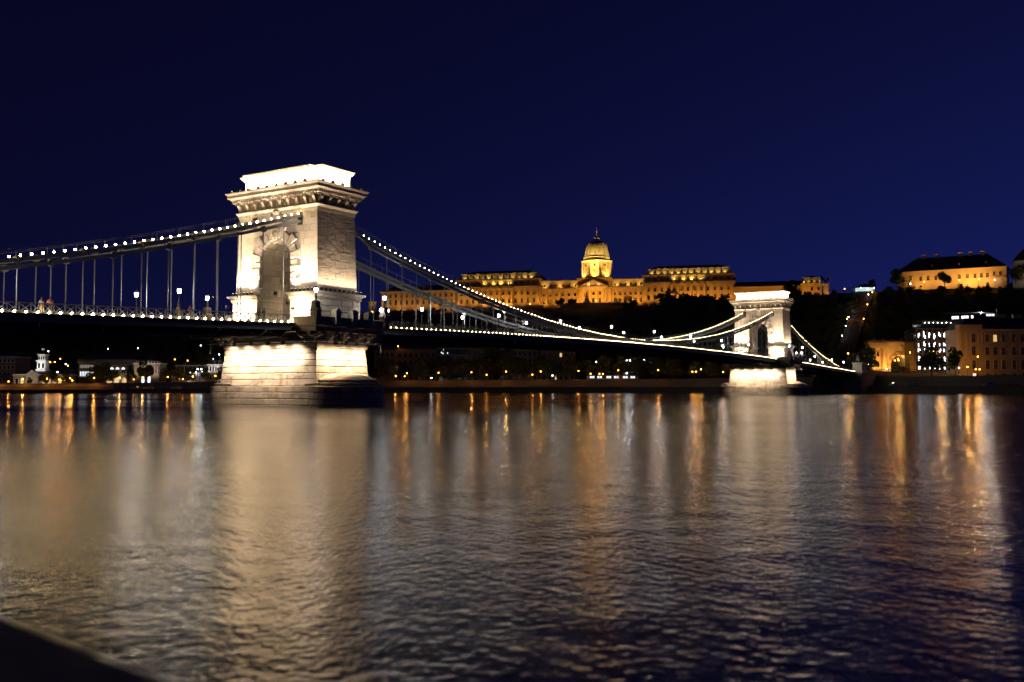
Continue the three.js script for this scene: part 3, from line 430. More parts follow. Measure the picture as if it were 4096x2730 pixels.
[-224.6, -246.6, -269, -286].forEach((z, i) => { for (const x of [4, -4]) bridgeLamp(x, z, `${ORD[i]} lit lantern beyond the far tower on the ${x > 0 ? 'near' : 'far'} roadway edge`); });
// pillars with lanterns on the corners of the terraces
const pilShape = poly([[-0.5, 0], [0.5, 0], [0.5, 0.75], [0.56, 0.8], [0.56, 1.5], [0.66, 1.55], [0.62, 1.75], [0.5, 1.85], [0.42, 2.05], [0.34, 2.3], [0.3, 2.55], [0.36, 2.62], [0.36, 2.74], [0.16, 2.86], [-0.16, 2.86], [-0.36, 2.74], [-0.36, 2.62], [-0.3, 2.55], [-0.34, 2.3], [-0.42, 2.05], [-0.5, 1.85], [-0.62, 1.75], [-0.66, 1.55], [-0.56, 1.5], [-0.56, 0.8], [-0.5, 0.75]]);
const pilGeo = join([ext(pilShape, 0.86, 0.03).translate(0, 0, -0.43), ext(pilShape, 0.7, 0.03).scale(0.92, 1, 1).rotateY(Math.PI / 2).translate(-0.35, -0.004, 0), new THREE.TorusGeometry(0.4, 0.07, 6, 14, Math.PI).translate(0, 1.15, 0.46), new THREE.TorusGeometry(0.4, 0.07, 6, 14, Math.PI).rotateY(Math.PI / 2).translate(0.42, 1.15, 0), box(0.5, 0.6, 0.06, 0, 0.45, 0.46), box(0.06, 0.6, 0.5, 0.42, 0.45, 0)]);
const spireGeo = join([lathe([[0.22, 2.85], [0.16, 3.0], [0.12, 3.1], [0.18, 3.25], [0.16, 3.4], [0.07, 3.75], [0.05, 3.88], [0.2, 3.94], [0.001, 3.95]], 10)]);
const tGlass = join([cyl(0.16, 0.24, 0.48, 0, 3.97, 0, 8)]), tCap = join([lathe([[0.3, 4.45], [0.34, 4.5], [0.24, 4.66], [0.1, 4.72], [0.001, 4.78]], 8)]), sideLamp = join([ball(0.21, 0, 0, 0, 1, 1.1, 1, 8)]);
for (const z0 of [0, -SPAN]) for (const [sx, sz, k, corner] of [[1, 1, 0, 'front'], [1, -1, 1, 'right'], [-1, 1, 0, 'left']]) {
  const x = sx * 10.55, z = sz * 6.75 + z0, o = thing('terrace_lamp', `stone lantern pillar on the ${corner} corner of the ${near(z0)} terrace`, 'lamp pillar', [x, 10.83, z], 0, 'lantern pillars on terraces');
  add(o, 'pillar', pilGeo, M.sooty); add(o, 'spire', spireGeo, M.ironDark); add(o, 'lantern_glass', tGlass, M.lantern); add(o, 'lantern_cap', tCap, M.ironDark);
  point([x, 10.83 + 4.2, z], COOL, 40, 0.2);
  if (k) for (const d of [0.75, -0.75]) { add(o, 'side_lamp', sideLamp, M.lantern, [0, 2.5, d]); add(o, 'side_arm', bar([0, 2.4, d], [0, 2.3, d * 0.4], 0.06), M.ironDark); point([x, 10.83 + 2.5, z + d], COOL, 7, 0.15); }
}

// ---------- the Buda bank and castle hill ----------
const bankB = table([-420, -246.8, -208.6, -169.6, -117.1, -63.8, -5.6, 60.5, 118.2, 168.4, 191.6, 223, 420], [372, 388, 392, 396, 430, 448, 445, 422, 395, 370, 360, 350, 330]);
const quayY = table([-420, -215, -120, -50, 60, 170, 420], [1.2, 1.2, 1.7, 2.3, 2.4, 2.7, 2.8]), streetY = table([-420, -215, -170, -120, -50, 60, 130, 200, 420], [3, 3.2, 3.6, 4.4, 5, 5.4, 5.9, 6.3, 6.4]);
const HA = [-420, -220, -150, -60, 0, 60, 110, 150, 180, 260, 420];
const hS = table(HA, [480, 490, 505, 515, 510, 500, 480, 462, 452, 447, 440]), hE = table(HA, [660, 650, 648, 640, 628, 618, 602, 575, 497, 485, 480]), hT = table(HA, [36, 38, 45, 51, 53.5, 54, 54, 53, 52.5, 53.5, 55]);
const square = (a, b) => smooth(112, 128, a) * smooth(196, 182, a) * smooth(388, 404, b);   // the square at the bridgehead lies higher
const onTrack = (a, b) => smooth(8.5, 5.5, Math.abs(a - (158.5 + (b - 456) * 25.5 / 41))) * smooth(450, 458, b) * smooth(503, 497, b);
const ground = (a, b) => { const g = ground0(a, b), k = onTrack(a, b); return k ? lerp(g, Math.min(g, 19 + (b - 456) * 32 / 41), k) : g; };
const ground0 = (a, b) => { const s = lerp(streetY(a), 8.6, square(a, b)); return lerp(s, hT(a) + 1.2 * (nA(a / 160 + 3, b / 160 + 3) - 0.5), smooth(hS(a), hE(a), b)) + (b > hS(a) && b < hE(a) ? 5 * (nA(a / 90 + 1, b / 90 + 1) - 0.5) * Math.sin(Math.PI * (b - hS(a)) / (hE(a) - hS(a))) : 0); };
{
  const soil = mat(0.045, 0.045, 0.028, 0.95, { bumpMap: rockBump, bumpScale: 0.1 }), cols = steps(-420, 420, 168), q = [], rows = 80;
  const P = (a, t) => { const b0 = bankB(a) + 15, b = b0 + (1000 - b0) * Math.pow(t, 1.9); return V(...at(a, b, ground(a, b))); };
  for (let i = 0; i < 168; i++) for (let j = 0; j < rows; j++) q.push([P(cols[i], j / rows), P(cols[i + 1], j / rows), P(cols[i + 1], (j + 1) / rows), P(cols[i], (j + 1) / rows)]);
  for (let i = 0; i < 168; i++) { const s = (a) => { const p = at(a, bankB(a) + 15); return V(p[0], 0, p[2]); }; q.push([s(cols[i]), s(cols[i + 1]), P(cols[i + 1], 0), P(cols[i], 0)]); }
  setting('castle_hill_ground', quads(q), soil);
  const strip = (o0, f0, o1, f1) => quads(cols.slice(0, -1).map((a, i) => { const c = cols[i + 1]; return [V(...at(a, bankB(a) + o0, f0(a))), V(...at(c, bankB(c) + o0, f0(c))), V(...at(c, bankB(c) + o1, f1(c))), V(...at(a, bankB(a) + o1, f1(a)))]; }));
  const quayStone = mat(0.16, 0.135, 0.1, 0.9, { map: stoneMap, bumpMap: rockBump, bumpScale: 0.08 }), wallStone = mat(0.3, 0.24, 0.16, 0.9, { map: stoneMap, bumpMap: rockBump, bumpScale: 0.06 });
  setting('lower_quay_road', strip(0.6, quayY, 15.2, quayY), M.asphalt);
  single('quay_wall', 'dark stone quay wall along the waterline of the far bank', 'quay wall', [strip(-0.4, () => -2, 0, (a) => quayY(a) - 0.25), strip(-0.2, (a) => quayY(a) - 0.25, -0.2, (a) => quayY(a) + 0.15), strip(-0.2, (a) => quayY(a) + 0.15, 0.7, (a) => quayY(a) + 0.15)], quayStone);
  single('embankment_wall', 'long stone embankment wall between lower quay road and upper street', 'wall', [strip(14.2, quayY, 14.6, (a) => streetY(a) + 0.5), strip(14.4, (a) => streetY(a) + 0.5, 14.4, (a) => streetY(a) + 0.75), strip(14.4, (a) => streetY(a) + 0.75, 15.3, (a) => streetY(a) + 0.75), strip(15.3, (a) => streetY(a) + 0.75, 15.3, (a) => streetY(a) - 0.2)], wallStone);
  const rail = thing('quay_railing', 'low steel railing along the edge of the lower quay', 'railing');
  for (const [a0, a1] of [[-240, 122], [148, 235]]) { const n = Math.round((a1 - a0) / 6); for (let i = 0; i < n; i++) { const a = lerp(a0, a1, i / n), c = lerp(a0, a1, (i + 1) / n); add(rail, 'post', bar(at(a, bankB(a) + 0.4, quayY(a) + 0.1), at(a, bankB(a) + 0.4, quayY(a) + 1.05), 0.12), M.steel); add(rail, 'rail', bar(at(a, bankB(a) + 0.4, quayY(a) + 1.0), at(c, bankB(c) + 0.4, quayY(c) + 1.0), 0.12), M.steel); } }
}
// ---------- trees ----------
function crownGeo(seed, n, rx, ry, size) { // leaf clusters spread through an uneven crown
  const r = rng(seed), lobes = [], pos = [];
  for (let i = 0; i < 9; i++) { const a = r() * 6.28, h = r(); lobes.push([0.55 * rx * Math.cos(a) * (1 - 0.5 * h), ry * (0.25 + 1.35 * h), 0.55 * rx * Math.sin(a) * (1 - 0.5 * h), rx * (0.42 + 0.22 * r())]); }
  for (let i = 0; i < n; i++) {
    const L = lobes[i % 9], u = r() * 2 - 1, a = r() * 6.28, k = Math.sqrt(1 - u * u), rad = L[3] * (0.6 + 0.45 * r()), c = V(L[0] + rad * k * Math.cos(a), L[1] + rad * u * 0.85, L[2] + rad * k * Math.sin(a));
    const e1 = V(r() - 0.5, r() - 0.5, r() - 0.5).normalize(), e2 = V(r() - 0.5, r() - 0.5, r() - 0.5).cross(e1).normalize(), s = size * (0.6 + 0.8 * r()), n3 = e1.clone().cross(e2);
    const p = [[-1, -0.2], [-0.3, -0.8], [0.7, -0.5], [1, 0.3], [0.2, 0.9], [-0.7, 0.6]].map(([x, y], j) => c.clone().addScaledVector(e1, x * s).addScaledVector(e2, y * s).addScaledVector(n3, (j % 2 ? 0.25 : -0.15) * s));
    for (let j = 1; j < 5; j++) for (const v of [p[0], p[j], p[j + 1]]) pos.push(v.x, v.y, v.z);
  }
  const g = new THREE.BufferGeometry(); g.setAttribute('position', new THREE.Float32BufferAttribute(pos, 3)); g.computeVertexNormals(); return join([g]);
}
function trunkGeo(seed, h) { const r = rng(seed), l = [lathe([[0.34, 0], [0.22, 0.3 * h], [0.17, h * 0.8], [0.05, h * 1.25]], 8)]; for (let i = 0; i < 6; i++) { const a = r() * 6.28, y = h * (0.5 + 0.4 * r()); l.push(bar([0, y, 0], [1.7 * Math.cos(a), y + 1.6 + r(), 1.7 * Math.sin(a)], 0.13)); } return join(l); }
const TREES = [1, 2, 3, 4].map((k) => ({ crown: crownGeo(k * 7, 950, 4.3, 4.2, 0.42), trunk: trunkGeo(k, 4) }));   // crown starts above a 3 m stem, about 12 m tall
function tree(name, label, a, b, h, wide, k, group, y = ground(a, b)) {
  const o = thing(name, label, 'tree', at(a, b, y - 0.1), k * 1.3 + a, group), t = TREES[k % 4], s = h / 12;
  add(o, 'trunk', t.trunk, M.bark); add(o, 'crown', t.crown, M.leaves[k % 3], [0, 3, 0]); o.scale.set(s * wide, s, s * wide); return o;
}
{ // trees of the quay promenade, counted from the left
  const left = [[-208.5, 4, 0.9], [-203, 6, 1.1], [-198.5, 7, 1.1], [-194, 6.4, 1], [-182, 8.5, 1.1], [-178, 11, 1.1], [-174, 8, 1], [-167, 7.5, 0.9], [-162, 12, 0.9], [-155, 8, 1], [-150.5, 9.5, 1], [-146, 8, 0.8], [-140, 8, 0.9], [-134, 8.5, 0.8]];
  left.forEach(([a, h, w], i) => tree('promenade_tree', `${ORD[i]} dark promenade tree from the left end of the far bank`, a, bankB(a) + 24, h, w, i, 'promenade trees on the far bank'));
  const r = rng(77); let a = -62, i = 0;
  while (a < 104) { const h = (a > -14 && a < 2 ? 17 : a > 70 ? 10 : 12) + r() * 3.5; tree('promenade_tree', `${ORD[i]} dark promenade tree right of the near tower, seen under the deck`, a, bankB(a) + 27 + r() * 12, h, 0.95 + r() * 0.3, i + 1, 'promenade trees on the far bank'); a += 6.6 + r() * 2.2; i++; }
  [[143, 402, 10, 1, 'leafy tree behind the stone lion, lit from a street lamp'], [149.5, 404, 11.5, 0.9, 'small tree before the column of the tunnel portal'], [171, 392, 14, 1.15, 'big dark round tree between tunnel portal and striped modern building'], [182.5, 396, 13, 0.75, 'thin tree in front of the striped modern building'], [156, 430, 13, 1, 'tree with warm lit leaves left of the tunnel portal']].forEach(([x, b, h, w, l], k) => tree('square_tree', l, x, b, h, w, k + 2, 'trees round the bridgehead square'));
  // trees before the palace and on the crest
  [[74, 600, 15, 1, 'dark tree under the lawn before the right palace wing', 46], [97, 596, 19, 1.25, 'big dark tree before the left half of the right palace block', 46], [107, 592, 18, 1.2, 'big dark tree before the middle of the right palace block', 46], [117, 590, 15, 1.2, 'dark tree before the right half of the right palace block', 45], [128, 586, 14, 1.3, 'dark tree at the right corner of the right palace block', 44], [168, 578, 19, 0.9, 'tall warm lit tree before the long low palace wing', 50], [32, 628, 9, 0.9, 'pale green lit bush tree before the left palace wing', 54], [39, 624, 11, 1, 'dark tree standing beside the statue before the palace', 50], [68.5, 632, 7, 0.7, 'small lit tree before the right palace wing', 55], [74.5, 633, 8, 0.5, 'slim lit cypress tree before the right palace wing', 55], [217.7, 482, 10, 1, 'round dark tree in front of the hilltop mansion', 52.5], [196.5, 490, 11, 0.9, 'dark tree between funicular station and hilltop mansion', 53], [-80, 652, 8, 1.2, 'dark tree at the wall of the leftmost palace block', 47], [245, 466, 9, 1.1, 'dark tree before the roofs at the right edge of the hill', 53], [252, 468, 12, 1.1, 'dark tree at the right edge of the picture on the hill', 53], [190, 506, 7, 0.9, 'small dark tree beside the funicular station', 53]].forEach(([x, b, h, w, l, y], k) => tree('hill_tree', l, x, b, h, w, k, 'single trees on the hill', y));
}
{ // the wood on the slope reads as one mass
  const r = rng(5), per = [[], [], []], m4 = new THREE.Matrix4(), q = new THREE.Quaternion();
  for (let i = 0; i < 2600; i++) {
    const a = lerp(-330, 300, r()), s = hS(a), e = hE(a), b = lerp(s + 4, e - 4, r()), x = a - 160 - (b - 470) * 0.32;
    if (Math.abs(a - (158.5 + (b - 456) * 25.5 / 41)) < 4.2 && b > 450 && b < 503) continue;                 // funicular track
    if (b > e - 44 && a > -40 && a < 92) continue;                                          // lawn before the palace
    if (b > e - 34 && a < -25 && a > -100) continue;
    const h = (b > e - 16 ? 0.42 : 0.72) * (0.7 + 0.5 * r()); q.setFromAxisAngle(V(0, 1, 0), r() * 6.28);
    per[i % 3].push(m4.compose(V(...at(a, b, ground(a, b) - 0.4)), q, V(h * 1.15, h, h * 1.15)).clone());
  }
  per.forEach((list, k) => { const g = join([TREES[k].crown.clone().translate(0, 1.2, 0)]), im = new THREE.InstancedMesh(g, M.leaves[k], list.length); list.forEach((x, i) => im.setMatrixAt(i, x)); im.name = numbered('hillside_wood'); im.userData = { kind: 'stuff', label: ['dense dark wood covering the castle hill slope', 'darker trees mixed into the castle hill wood', 'lighter trees mixed into the castle hill wood'][k], category: 'wood' }; im.castShadow = im.receiveShadow = true; scene.add(im); });
}
// ---------- street lamps ----------
const SOD = new THREE.Color().setRGB(1, 0.42, 0.08), COLD = new THREE.Color().setRGB(0.95, 1, 1);
const headGeo = join([ball(0.24, 0, 0, 0, 1, 0.85, 1, 8)]), headBig = join([ball(0.23, 0, 0, 0, 1, 0.8, 1, 8)]);
function streetLamp(label, a, b, y, kind, { y0, double = 0, cd = 130, mast = true, arm = 0, group } = {}) { // y: height of the lamp head
  const g = y0 ?? Math.min(ground(a, b), y - 1), o = thing('street_lamp', label, 'street lamp', at(a, b, g), YAW, group ?? 'street lamps on the far bank'), sod = kind === 's', h = y - g;
  const m = sod ? M.sodium : M.whiteLamp;
  if (mast) add(o, 'pole', [cyl(0.1, 0.06, h, 0, 0, 0, 8), ...(double ? [bar([-double, h + 0.1, 0], [double, h + 0.1, 0], 0.08)] : [bar([0, h - 0.1, 0], [0, h + 0.25, arm], 0.09), bar([0, h + 0.2, arm - 0.1], [0, h + 0.2, arm + 0.35], 0.3, 0.1)])], M.ironDark);
  for (const x of double ? [-double, double] : [0]) { add(o, 'lamp_head', double ? headBig : headGeo, m, [x, h - 0.05, 0.12 + arm]); const p = at(a + x, b - 0.12 - arm, y - 0.05); point(p, sod ? SOD : COLD, cd / (double ? 2 : 1), 0.25); }
}
const ROW = [[-215.5, 409.2, 5.8], [-206, 410.1, 5.9], [-196.3, 411.1, 6.1], [-186.9, 412, 6.3], [-177.2, 413, 6.4], [-168.6, 418.4, 6.6], [-160.7, 423.6, 6.8], [-151.8, 429.2, 7], [-142.6, 434.8, 7.3], [-134.1, 439.9, 7.6], [-50.2, 464.2, 9.2], [-35, 463.5, 9.4], [-19.3, 462.7, 9.6], [-2.8, 461.1, 9.9], [13.5, 455.8, 9.9], [30.8, 450.1, 10.1], [48.5, 444, 10.2], [65.8, 437.8, 10.3], [83.6, 430.2, 10.4]];
ROW.forEach(([a, b, y], i) => streetLamp(`${ORD[i]} orange lamp from the left in the embankment row`, a, b - 1.3, y, 's', { arm: 3.6 }));
const LOW = [[-214.1, 409.3, 5], [-188.1, 411.9, 5.4], [-165.3, 420.6, 5.9], [-56.1, 464.5, 7.9], [-51.8, 464.3, 7.8], [-12.2, 462.3, 8.5], [9.7, 457, 8.5], [36.6, 448.1, 8.8], [93.5, 425.8, 9.2]];
LOW.forEach(([a, b, y], i) => streetLamp(`${ORD[i]} short orange lamp from the left standing below the embankment row`, a, b, y, 's', { cd: 60 }));
[[-194.4, 416.5, 5.5, 's'], [-196.7, 416.3, 5.9, 's'], [-150, 436.4, 6.3, 's'], [-143.1, 440.5, 10.8, 'w'], [41.5, 447.5, 8.7, 's'], [81.8, 432, 9.5, 's'], [55.7, 460.3, 15.3, 'w'], [163.6, 408.8, 13.9, 's'], [191.8, 396.2, 9.9, 's']].forEach(([a, b, y, k], i) => streetLamp(`${ORD[i]} twin-headed ${k === 's' ? 'orange' : 'white'} street lamp from the left on the far bank`, a, b, y, k, { double: 0.8, cd: 90 }));
streetLamp('bright orange double mast lamp behind the white clock tower', -217, 454.1, 14.4, 's', { double: 1.1, cd: 110 }); streetLamp('bright orange mast lamp between clock tower and museum building', -210, 454.7, 12.7, 's', { cd: 110 });
streetLamp('brightest orange twin lamp before the striped modern building', 177.8, 402.2, 17.6, 's', { double: 1.3, cd: 700 }); streetLamp('strong orange lamp left of the tunnel portal', 153.6, 413.5, 17.1, 's', { cd: 700 }); streetLamp('strong orange lamp above the stone lion', 146.2, 418, 17.2, 's', { cd: 450 });
streetLamp('orange lamp on a post before the corner of the sandstone building', 188.3, 397.6, 10.9, 's', { cd: 320 }); streetLamp('orange lamp between striped building and sandstone building', 184.5, 399.1, 12.3, 's', { cd: 60 }); streetLamp('tall orange lamp before the sandstone building', 191.9, 396.0, 15.1, 's', { cd: 320 }); streetLamp('pinkish lamp seen over the big round tree', 168.4, 406.6, 17.2, 's', { cd: 30 });
[[-200.5, 424.3, 9.2], [-58.5, 482.5, 12.7], [-39.4, 470, 7.1], [19.7, 468, 8.2], [-0.2, 476, 12.8], [40.8, 465.2, 14.8], [54.3, 455, 9.1], [62.9, 457.9, 15.6], [66.2, 456.7, 15.6], [151.5, 408.5, 12.3], [158, 405.5, 10.2], [183, 393.7, 10.4]].forEach(([a, b, y], i) => streetLamp(`${ORD[i]} white lamp from the left between trees of the far bank`, a, b, y, 'w', { cd: 14 }));
const HILLS = [[-243.1, 503.9, 21.3, 'w'], [-237, 504.4, 17.4, 's'], [-256.7, 502.8, 15.1, 's'], [-247, 503.6, 13.9, 'w'], [-234.1, 504.6, 14.7, 'w'], [-220.2, 505.7, 19.4, 's'], [-213.6, 507.7, 22.8, 'w'], [-204.2, 524.5, 23.7, 'w'], [-186.9, 532.9, 17.9, 's'], [-180.8, 535.8, 17.3, 's'], [-174.5, 538.8, 25.9, 'w'], [-168.3, 541.6, 18.5, 'w'], [-165.4, 543, 21, 'w'], [-59.3, 500, 23.8, 's']];
HILLS.forEach(([a, b, y, k], i) => streetLamp(`${ORD[i]} ${k === 's' ? 'orange' : 'white'} lamp from the left on the dark slope behind the far bank`, a, b, Math.max(y, ground(a, b) + 1.6), k, { cd: 16 }));
[[176.4, 530, 54.8], [177.9, 530, 56], [184, 530, 56.9]].forEach(([a, b, y], i) => streetLamp(`${ORD[i]} orange lamp from the left on the crest beside the bird column`, a, b, y, 's', { cd: 50, y0: 52.5 }));
[[208.8, 485, 55.9], [226.6, 485, 56.6], [236.4, 485, 57.1]].forEach(([a, b, y], i) => streetLamp(`${ORD[i]} lamp from the left before the hilltop mansion`, a, b, y, 's', { cd: 60, y0: 52.6 }));
[[201.7, 485, 54.9], [244.6, 485, 56.9]].forEach(([a, b, y], i) => streetLamp(`white lamp at the ${i ? 'right' : 'left'} corner of the hilltop mansion`, a, b, y, 'w', { cd: 12, y0: 52.6 }));
[[53.4, 608, 57.4], [11.5, 612, 55.5], [-2.6, 600, 52]].forEach(([a, b, y], i) => streetLamp(`${['orange lamp beside the statue below the dome', 'orange lamp on the terrace below the left palace wing', 'orange lamp under the left palace block'][i]}`, a, b, y, 's', { cd: 40, y0: y - 4 }));

// ---------- royal palace on the crest ----------
const TH = 0.3355, PO = V(-200.5, 0, -465.7), PE = V(Math.cos(TH), 0, -Math.sin(TH)), PN = V(Math.sin(TH), 0, Math.cos(TH));
const pp = (x, y, z) => [PO.x + PE.x * x + PN.x * z, y, PO.z + PE.z * x + PN.z * z];
const winCache = {};
function winGeo(w, h, arch) { const k = `${w},${h},${arch}`; if (winCache[k]) return winCache[k];
  const sh = (o) => { const s = new THREE.Shape(), W = w / 2 + o; s.moveTo(-W, -o); s.lineTo(W, -o); if (arch) { s.lineTo(W, h - w / 2); s.absarc(0, h - w / 2, W, 0, Math.PI); } else { s.lineTo(W, h + o); s.lineTo(-W, h + o); } s.lineTo(-W, -o); return s; };
  const f = sh(Math.max(0.14, w * 0.17)); f.holes.push(sh(0));
  return winCache[k] = { frame: join([ext(f, 0.28, 0, 5), box(w * 1.5, 0.16, 0.4, 0, -0.16, 0.15)]), pane: join([ext(sh(0.02), 0.05, 0, 5)]), bars: join([box(0.07, h * 0.96, 0.05, 0, h / 2, 0.1), box(w, 0.07, 0.05, 0, h * 0.6, 0.1)]) }; }
function windows(parent, xs, y, w, h, arch, z, { frame = M.trim, pane = M.pane, bars = false, ry = 0, lit } = {}) {
  const g = winGeo(w, h, arch);
  xs.forEach((x, i) => { const f = add(parent, 'window', g.frame, frame, ry ? [z, y, x] : [x, y, z]); f.rotation.y = ry; add(f, 'pane', g.pane, lit && lit(i) ? lit(i) : pane); if (bars) add(f, 'glazing_bars', g.bars, frame); });
}
const row = (x0, x1, n) => Array.from({ length: n }, (_, i) => lerp(x0, x1, (i + 0.5) / n));
const ORANGE = new THREE.Color().setRGB(1, 0.44, 0.06), GOLD = new THREE.Color().setRGB(1, 0.66, 0.18), palaceLens = glow(1, 0.72, 0.3, 12);
function palaceFlood(x, y, z, tx, ty, tz, cd, deg, label, color = ORANGE) { flood(pp(x, y, z), pp(tx, ty, tz), color, cd, deg, label, 'floodlights of the palace', palaceLens, 1.4); }
function palaceBlock(label, x0, which) {
  const W = 57.4, o = thing('palace_block', label, 'palace', pp(x0, 0, 3), TH, 'blocks of the hilltop palace'), c = row(1.2, W - 1.2, 13);
  const wall = add(o, 'wall', [span(0, W, 50, 70.3, -38, 0), span(0.4, W - 0.4, 70.3, 75, -37.6, -0.4), span(17.4, 40, 50, 70.3, 0, 0.9)], M.ochre); add(o, 'base_course', [span(-0.3, W + 0.3, 50, 57.9, -38.3, 0.3), span(17.1, 40.3, 50, 57.9, 0, 1.2)], M.ochreDark);
  for (const [y0, y1, d] of [[57.9, 58.3, 0.5], [69.0, 69.4, 0.4], [69.9, 70.4, 0.9], [70.4, 70.7, 1.2], [74.6, 75, 0.5], [75, 75.4, 0.9]]) add(o, 'cornice', [span(-d, W + d, y0, y1, -38 - d, d), ...(y0 < 72 ? [span(17.4 - d, 40 + d, y0 + 0.003, y1 - 0.003, 0, 0.9 + d)] : [])], y0 > 70 && y0 < 71 ? M.roof : M.trim);
  c.forEach((x, i) => { const z = i > 3 && i < 9 ? 0.9 : 0; windows(o, [x], 71.5, 1.15, 1.7, false, -0.4, { bars: true }); windows(o, [x], 64.5, 1.35, 2.3, true, z, { bars: true }); windows(o, [x], 59.2, 1.45, 3, true, z, { bars: true }); if (which > 0 || i > 1) windows(o, [x], 54.9, 1.5, 1.7, true, z + 0.3); });
  for (let i = 0; i <= 13; i++) { const x = 1.2 + i * (W - 2.4) / 13, mid = i >= 4 && i <= 9; if (mid) add(o, 'column', [cyl(0.62, 0.52, 9.2, x, 58.9, 1.75, 12), box(1.5, 0.6, 1.2, x, 58.6, 1.6), lathe([[0.52, 67.9], [0.85, 68.7], [0.8, 69]], 10, x, 0, 1.75)], M.trim); else add(o, 'pilaster', [span(x - 0.5, x + 0.5, 58.3, 68.2, 0, 0.35), span(x - 0.65, x + 0.65, 68.2, 69, 0, 0.5)], M.trim); add(o, 'pilaster', [span(x - 0.4, x + 0.4, 70.7, 74.6, -0.4, -0.15)], M.trim); }
  add(o, 'balcony', [span(21, 36.5, 58.4, 58.7, 0.9, 2.7), ...row(21, 36.5, 30).map((x) => box(0.14, 0.8, 0.14, x, 59.1, 2.6)), span(21, 36.5, 59.5, 59.65, 2.5, 2.72)], M.trim); add(o, 'upper_balcony', [span(16, 41, 70.7, 70.95, -0.2, 1.4), ...row(16, 41, 40).map((x) => box(0.14, 0.7, 0.14, x, 71.3, 1.3)), span(16, 41, 71.6, 71.75, 1.2, 1.4)], M.roof);
  const man = mat(0.3, 0.26, 0.17, 0.8, { map: plasterMap });
  add(o, 'mansard_roof', [frustum(W / 2 - 0.8, 18.4, W / 2 - 3, 16.2, 75.4, 79.3, W / 2, -19)], man); add(o, 'roof_gutter', [span(2.4, W - 2.4, 79.3, 79.7, -35.6, -2.4)], M.trim); add(o, 'upper_roof', [frustum(W / 2 - 2.9, 16.2, W / 2 - 9, 4, 79.7, 82.8, W / 2, -19)], M.roof);
  for (const x of [9, W - 9]) add(o, 'roof_finial', [cyl(0.12, 0.02, 2.4, x, 82.6, -19, 6), ball(0.3, x, 83.3, -19)], M.roof);
  const dg = join([span(-0.85, 0.85, 0, 2.6, -1.6, 0.2), ext(poly([[-1.1, 0], [1.1, 0], [0, 0.9]]), 1.8).translate(0, 2.6, -1.5)]);
  c.slice(1, 12).forEach((x) => { const d = add(o, 'dormer', dg, M.trim, [x, 75.9, -0.9]); add(d, 'pane', box(0.75, 1.3, 0.06, 0, 1.3, 0.23), M.pane); });
  for (let i = 0; i < 12; i++) { const x = x0 + lerp(c[0], c[12], (i + 0.5) / 12); palaceFlood(x, 75.75, 3.1, x, 78.6, 0.8, which > 0 || i % 2 === 0 || i > 9 ? 60 : 16, 62, `${ORD[i]} small roof uplight from the left on the ${which > 0 ? 'right' : 'left'} palace block`, GOLD); }
  for (let i = 0; i < 7; i++) { const x = x0 + lerp(3, W - 3, i / 6); palaceFlood(x, 55.9, 9.5, x, 66, 3, i > 1 && i < 5 ? 430 : 240, 60, `${ORD[i]} ground floodlight from the left before the ${which > 0 ? 'right' : 'left'} palace block`); }
  for (let i = 0; i < 4; i++) { const x = x0 + lerp(20, 37, i / 3); palaceFlood(x, 71.2, 4.1, x, 73.4, 2.4, 80, 65, `${ORD[i]} balcony lamp from the left on the ${which > 0 ? 'right' : 'left'} palace block`, GOLD); }
  return o;
}
palaceBlock('left palace block with lit mansard roof behind the bridge chain', -94.6, -1); palaceBlock('right palace block with lit mansard roof above the dark trees', 32.4, 1);
{ // connecting wings
  for (const s of [-1, 1]) {
    const x0 = s < 0 ? -37.2 : 11, o = thing('palace_wing', `${s < 0 ? 'left' : 'right'} colonnaded palace wing between domed centre and corner block`, 'palace', pp(x0, 0, -1.5), TH, 'wings of the hilltop palace'), W = s < 0 ? 26.2 : 21.4, n = 6;
    add(o, 'wall', [span(0, W, 50, 68.2, -20, 0), span(0, W, 68.2, 73.4, -20, -1.8)], M.ochre); add(o, 'cornice', [span(0, W, 67.4, 67.9, 0, 0.6), span(0, W, 67.9, 68.4, 0, 0.9), span(0, W, 73.4, 74, -20, -1.2)], M.trim); add(o, 'base_course', span(0, W, 50, 57.4, 0, 0.3), M.ochreDark); add(o, 'flat_roof', span(0, W, 74, 74.3, -19.6, -1.4), M.trim);
    const c = row(0.4, W - 0.4, n); windows(o, c, 69.9, 1.1, 1.25, false, -1.8); windows(o, c, 63.2, 1.4, 2.1, true, 0, { bars: true }); windows(o, c, 58.2, 1.5, 3, true, 0, { bars: true });
    for (let i = 0; i <= n; i++) add(o, 'column', [cyl(0.5, 0.42, 8.4, lerp(0.4, W - 0.4, i / n), 58.2, 0.7, 10), box(1.1, 0.5, 0.9, lerp(0.4, W - 0.4, i / n), 66.9, 0.6), box(1.2, 0.6, 1.1, lerp(0.4, W - 0.4, i / n), 57.9, 0.6)], M.trim);
    for (let i = 0; i < 3; i++) { const x = x0 + lerp(3, W - 3, i / 2); palaceFlood(x, 56.2, 5.5, x, 64.5, -1.5, 290, 62, `${ORD[i]} ground floodlight from the left before the ${s < 0 ? 'left' : 'right'} palace wing`); palaceFlood(x, 69.0, -0.6, x, 72, -3.3, 75, 65, `${ORD[i]} ledge lamp from the left on the ${s < 0 ? 'left' : 'right'} palace wing`, GOLD); }
  }
}
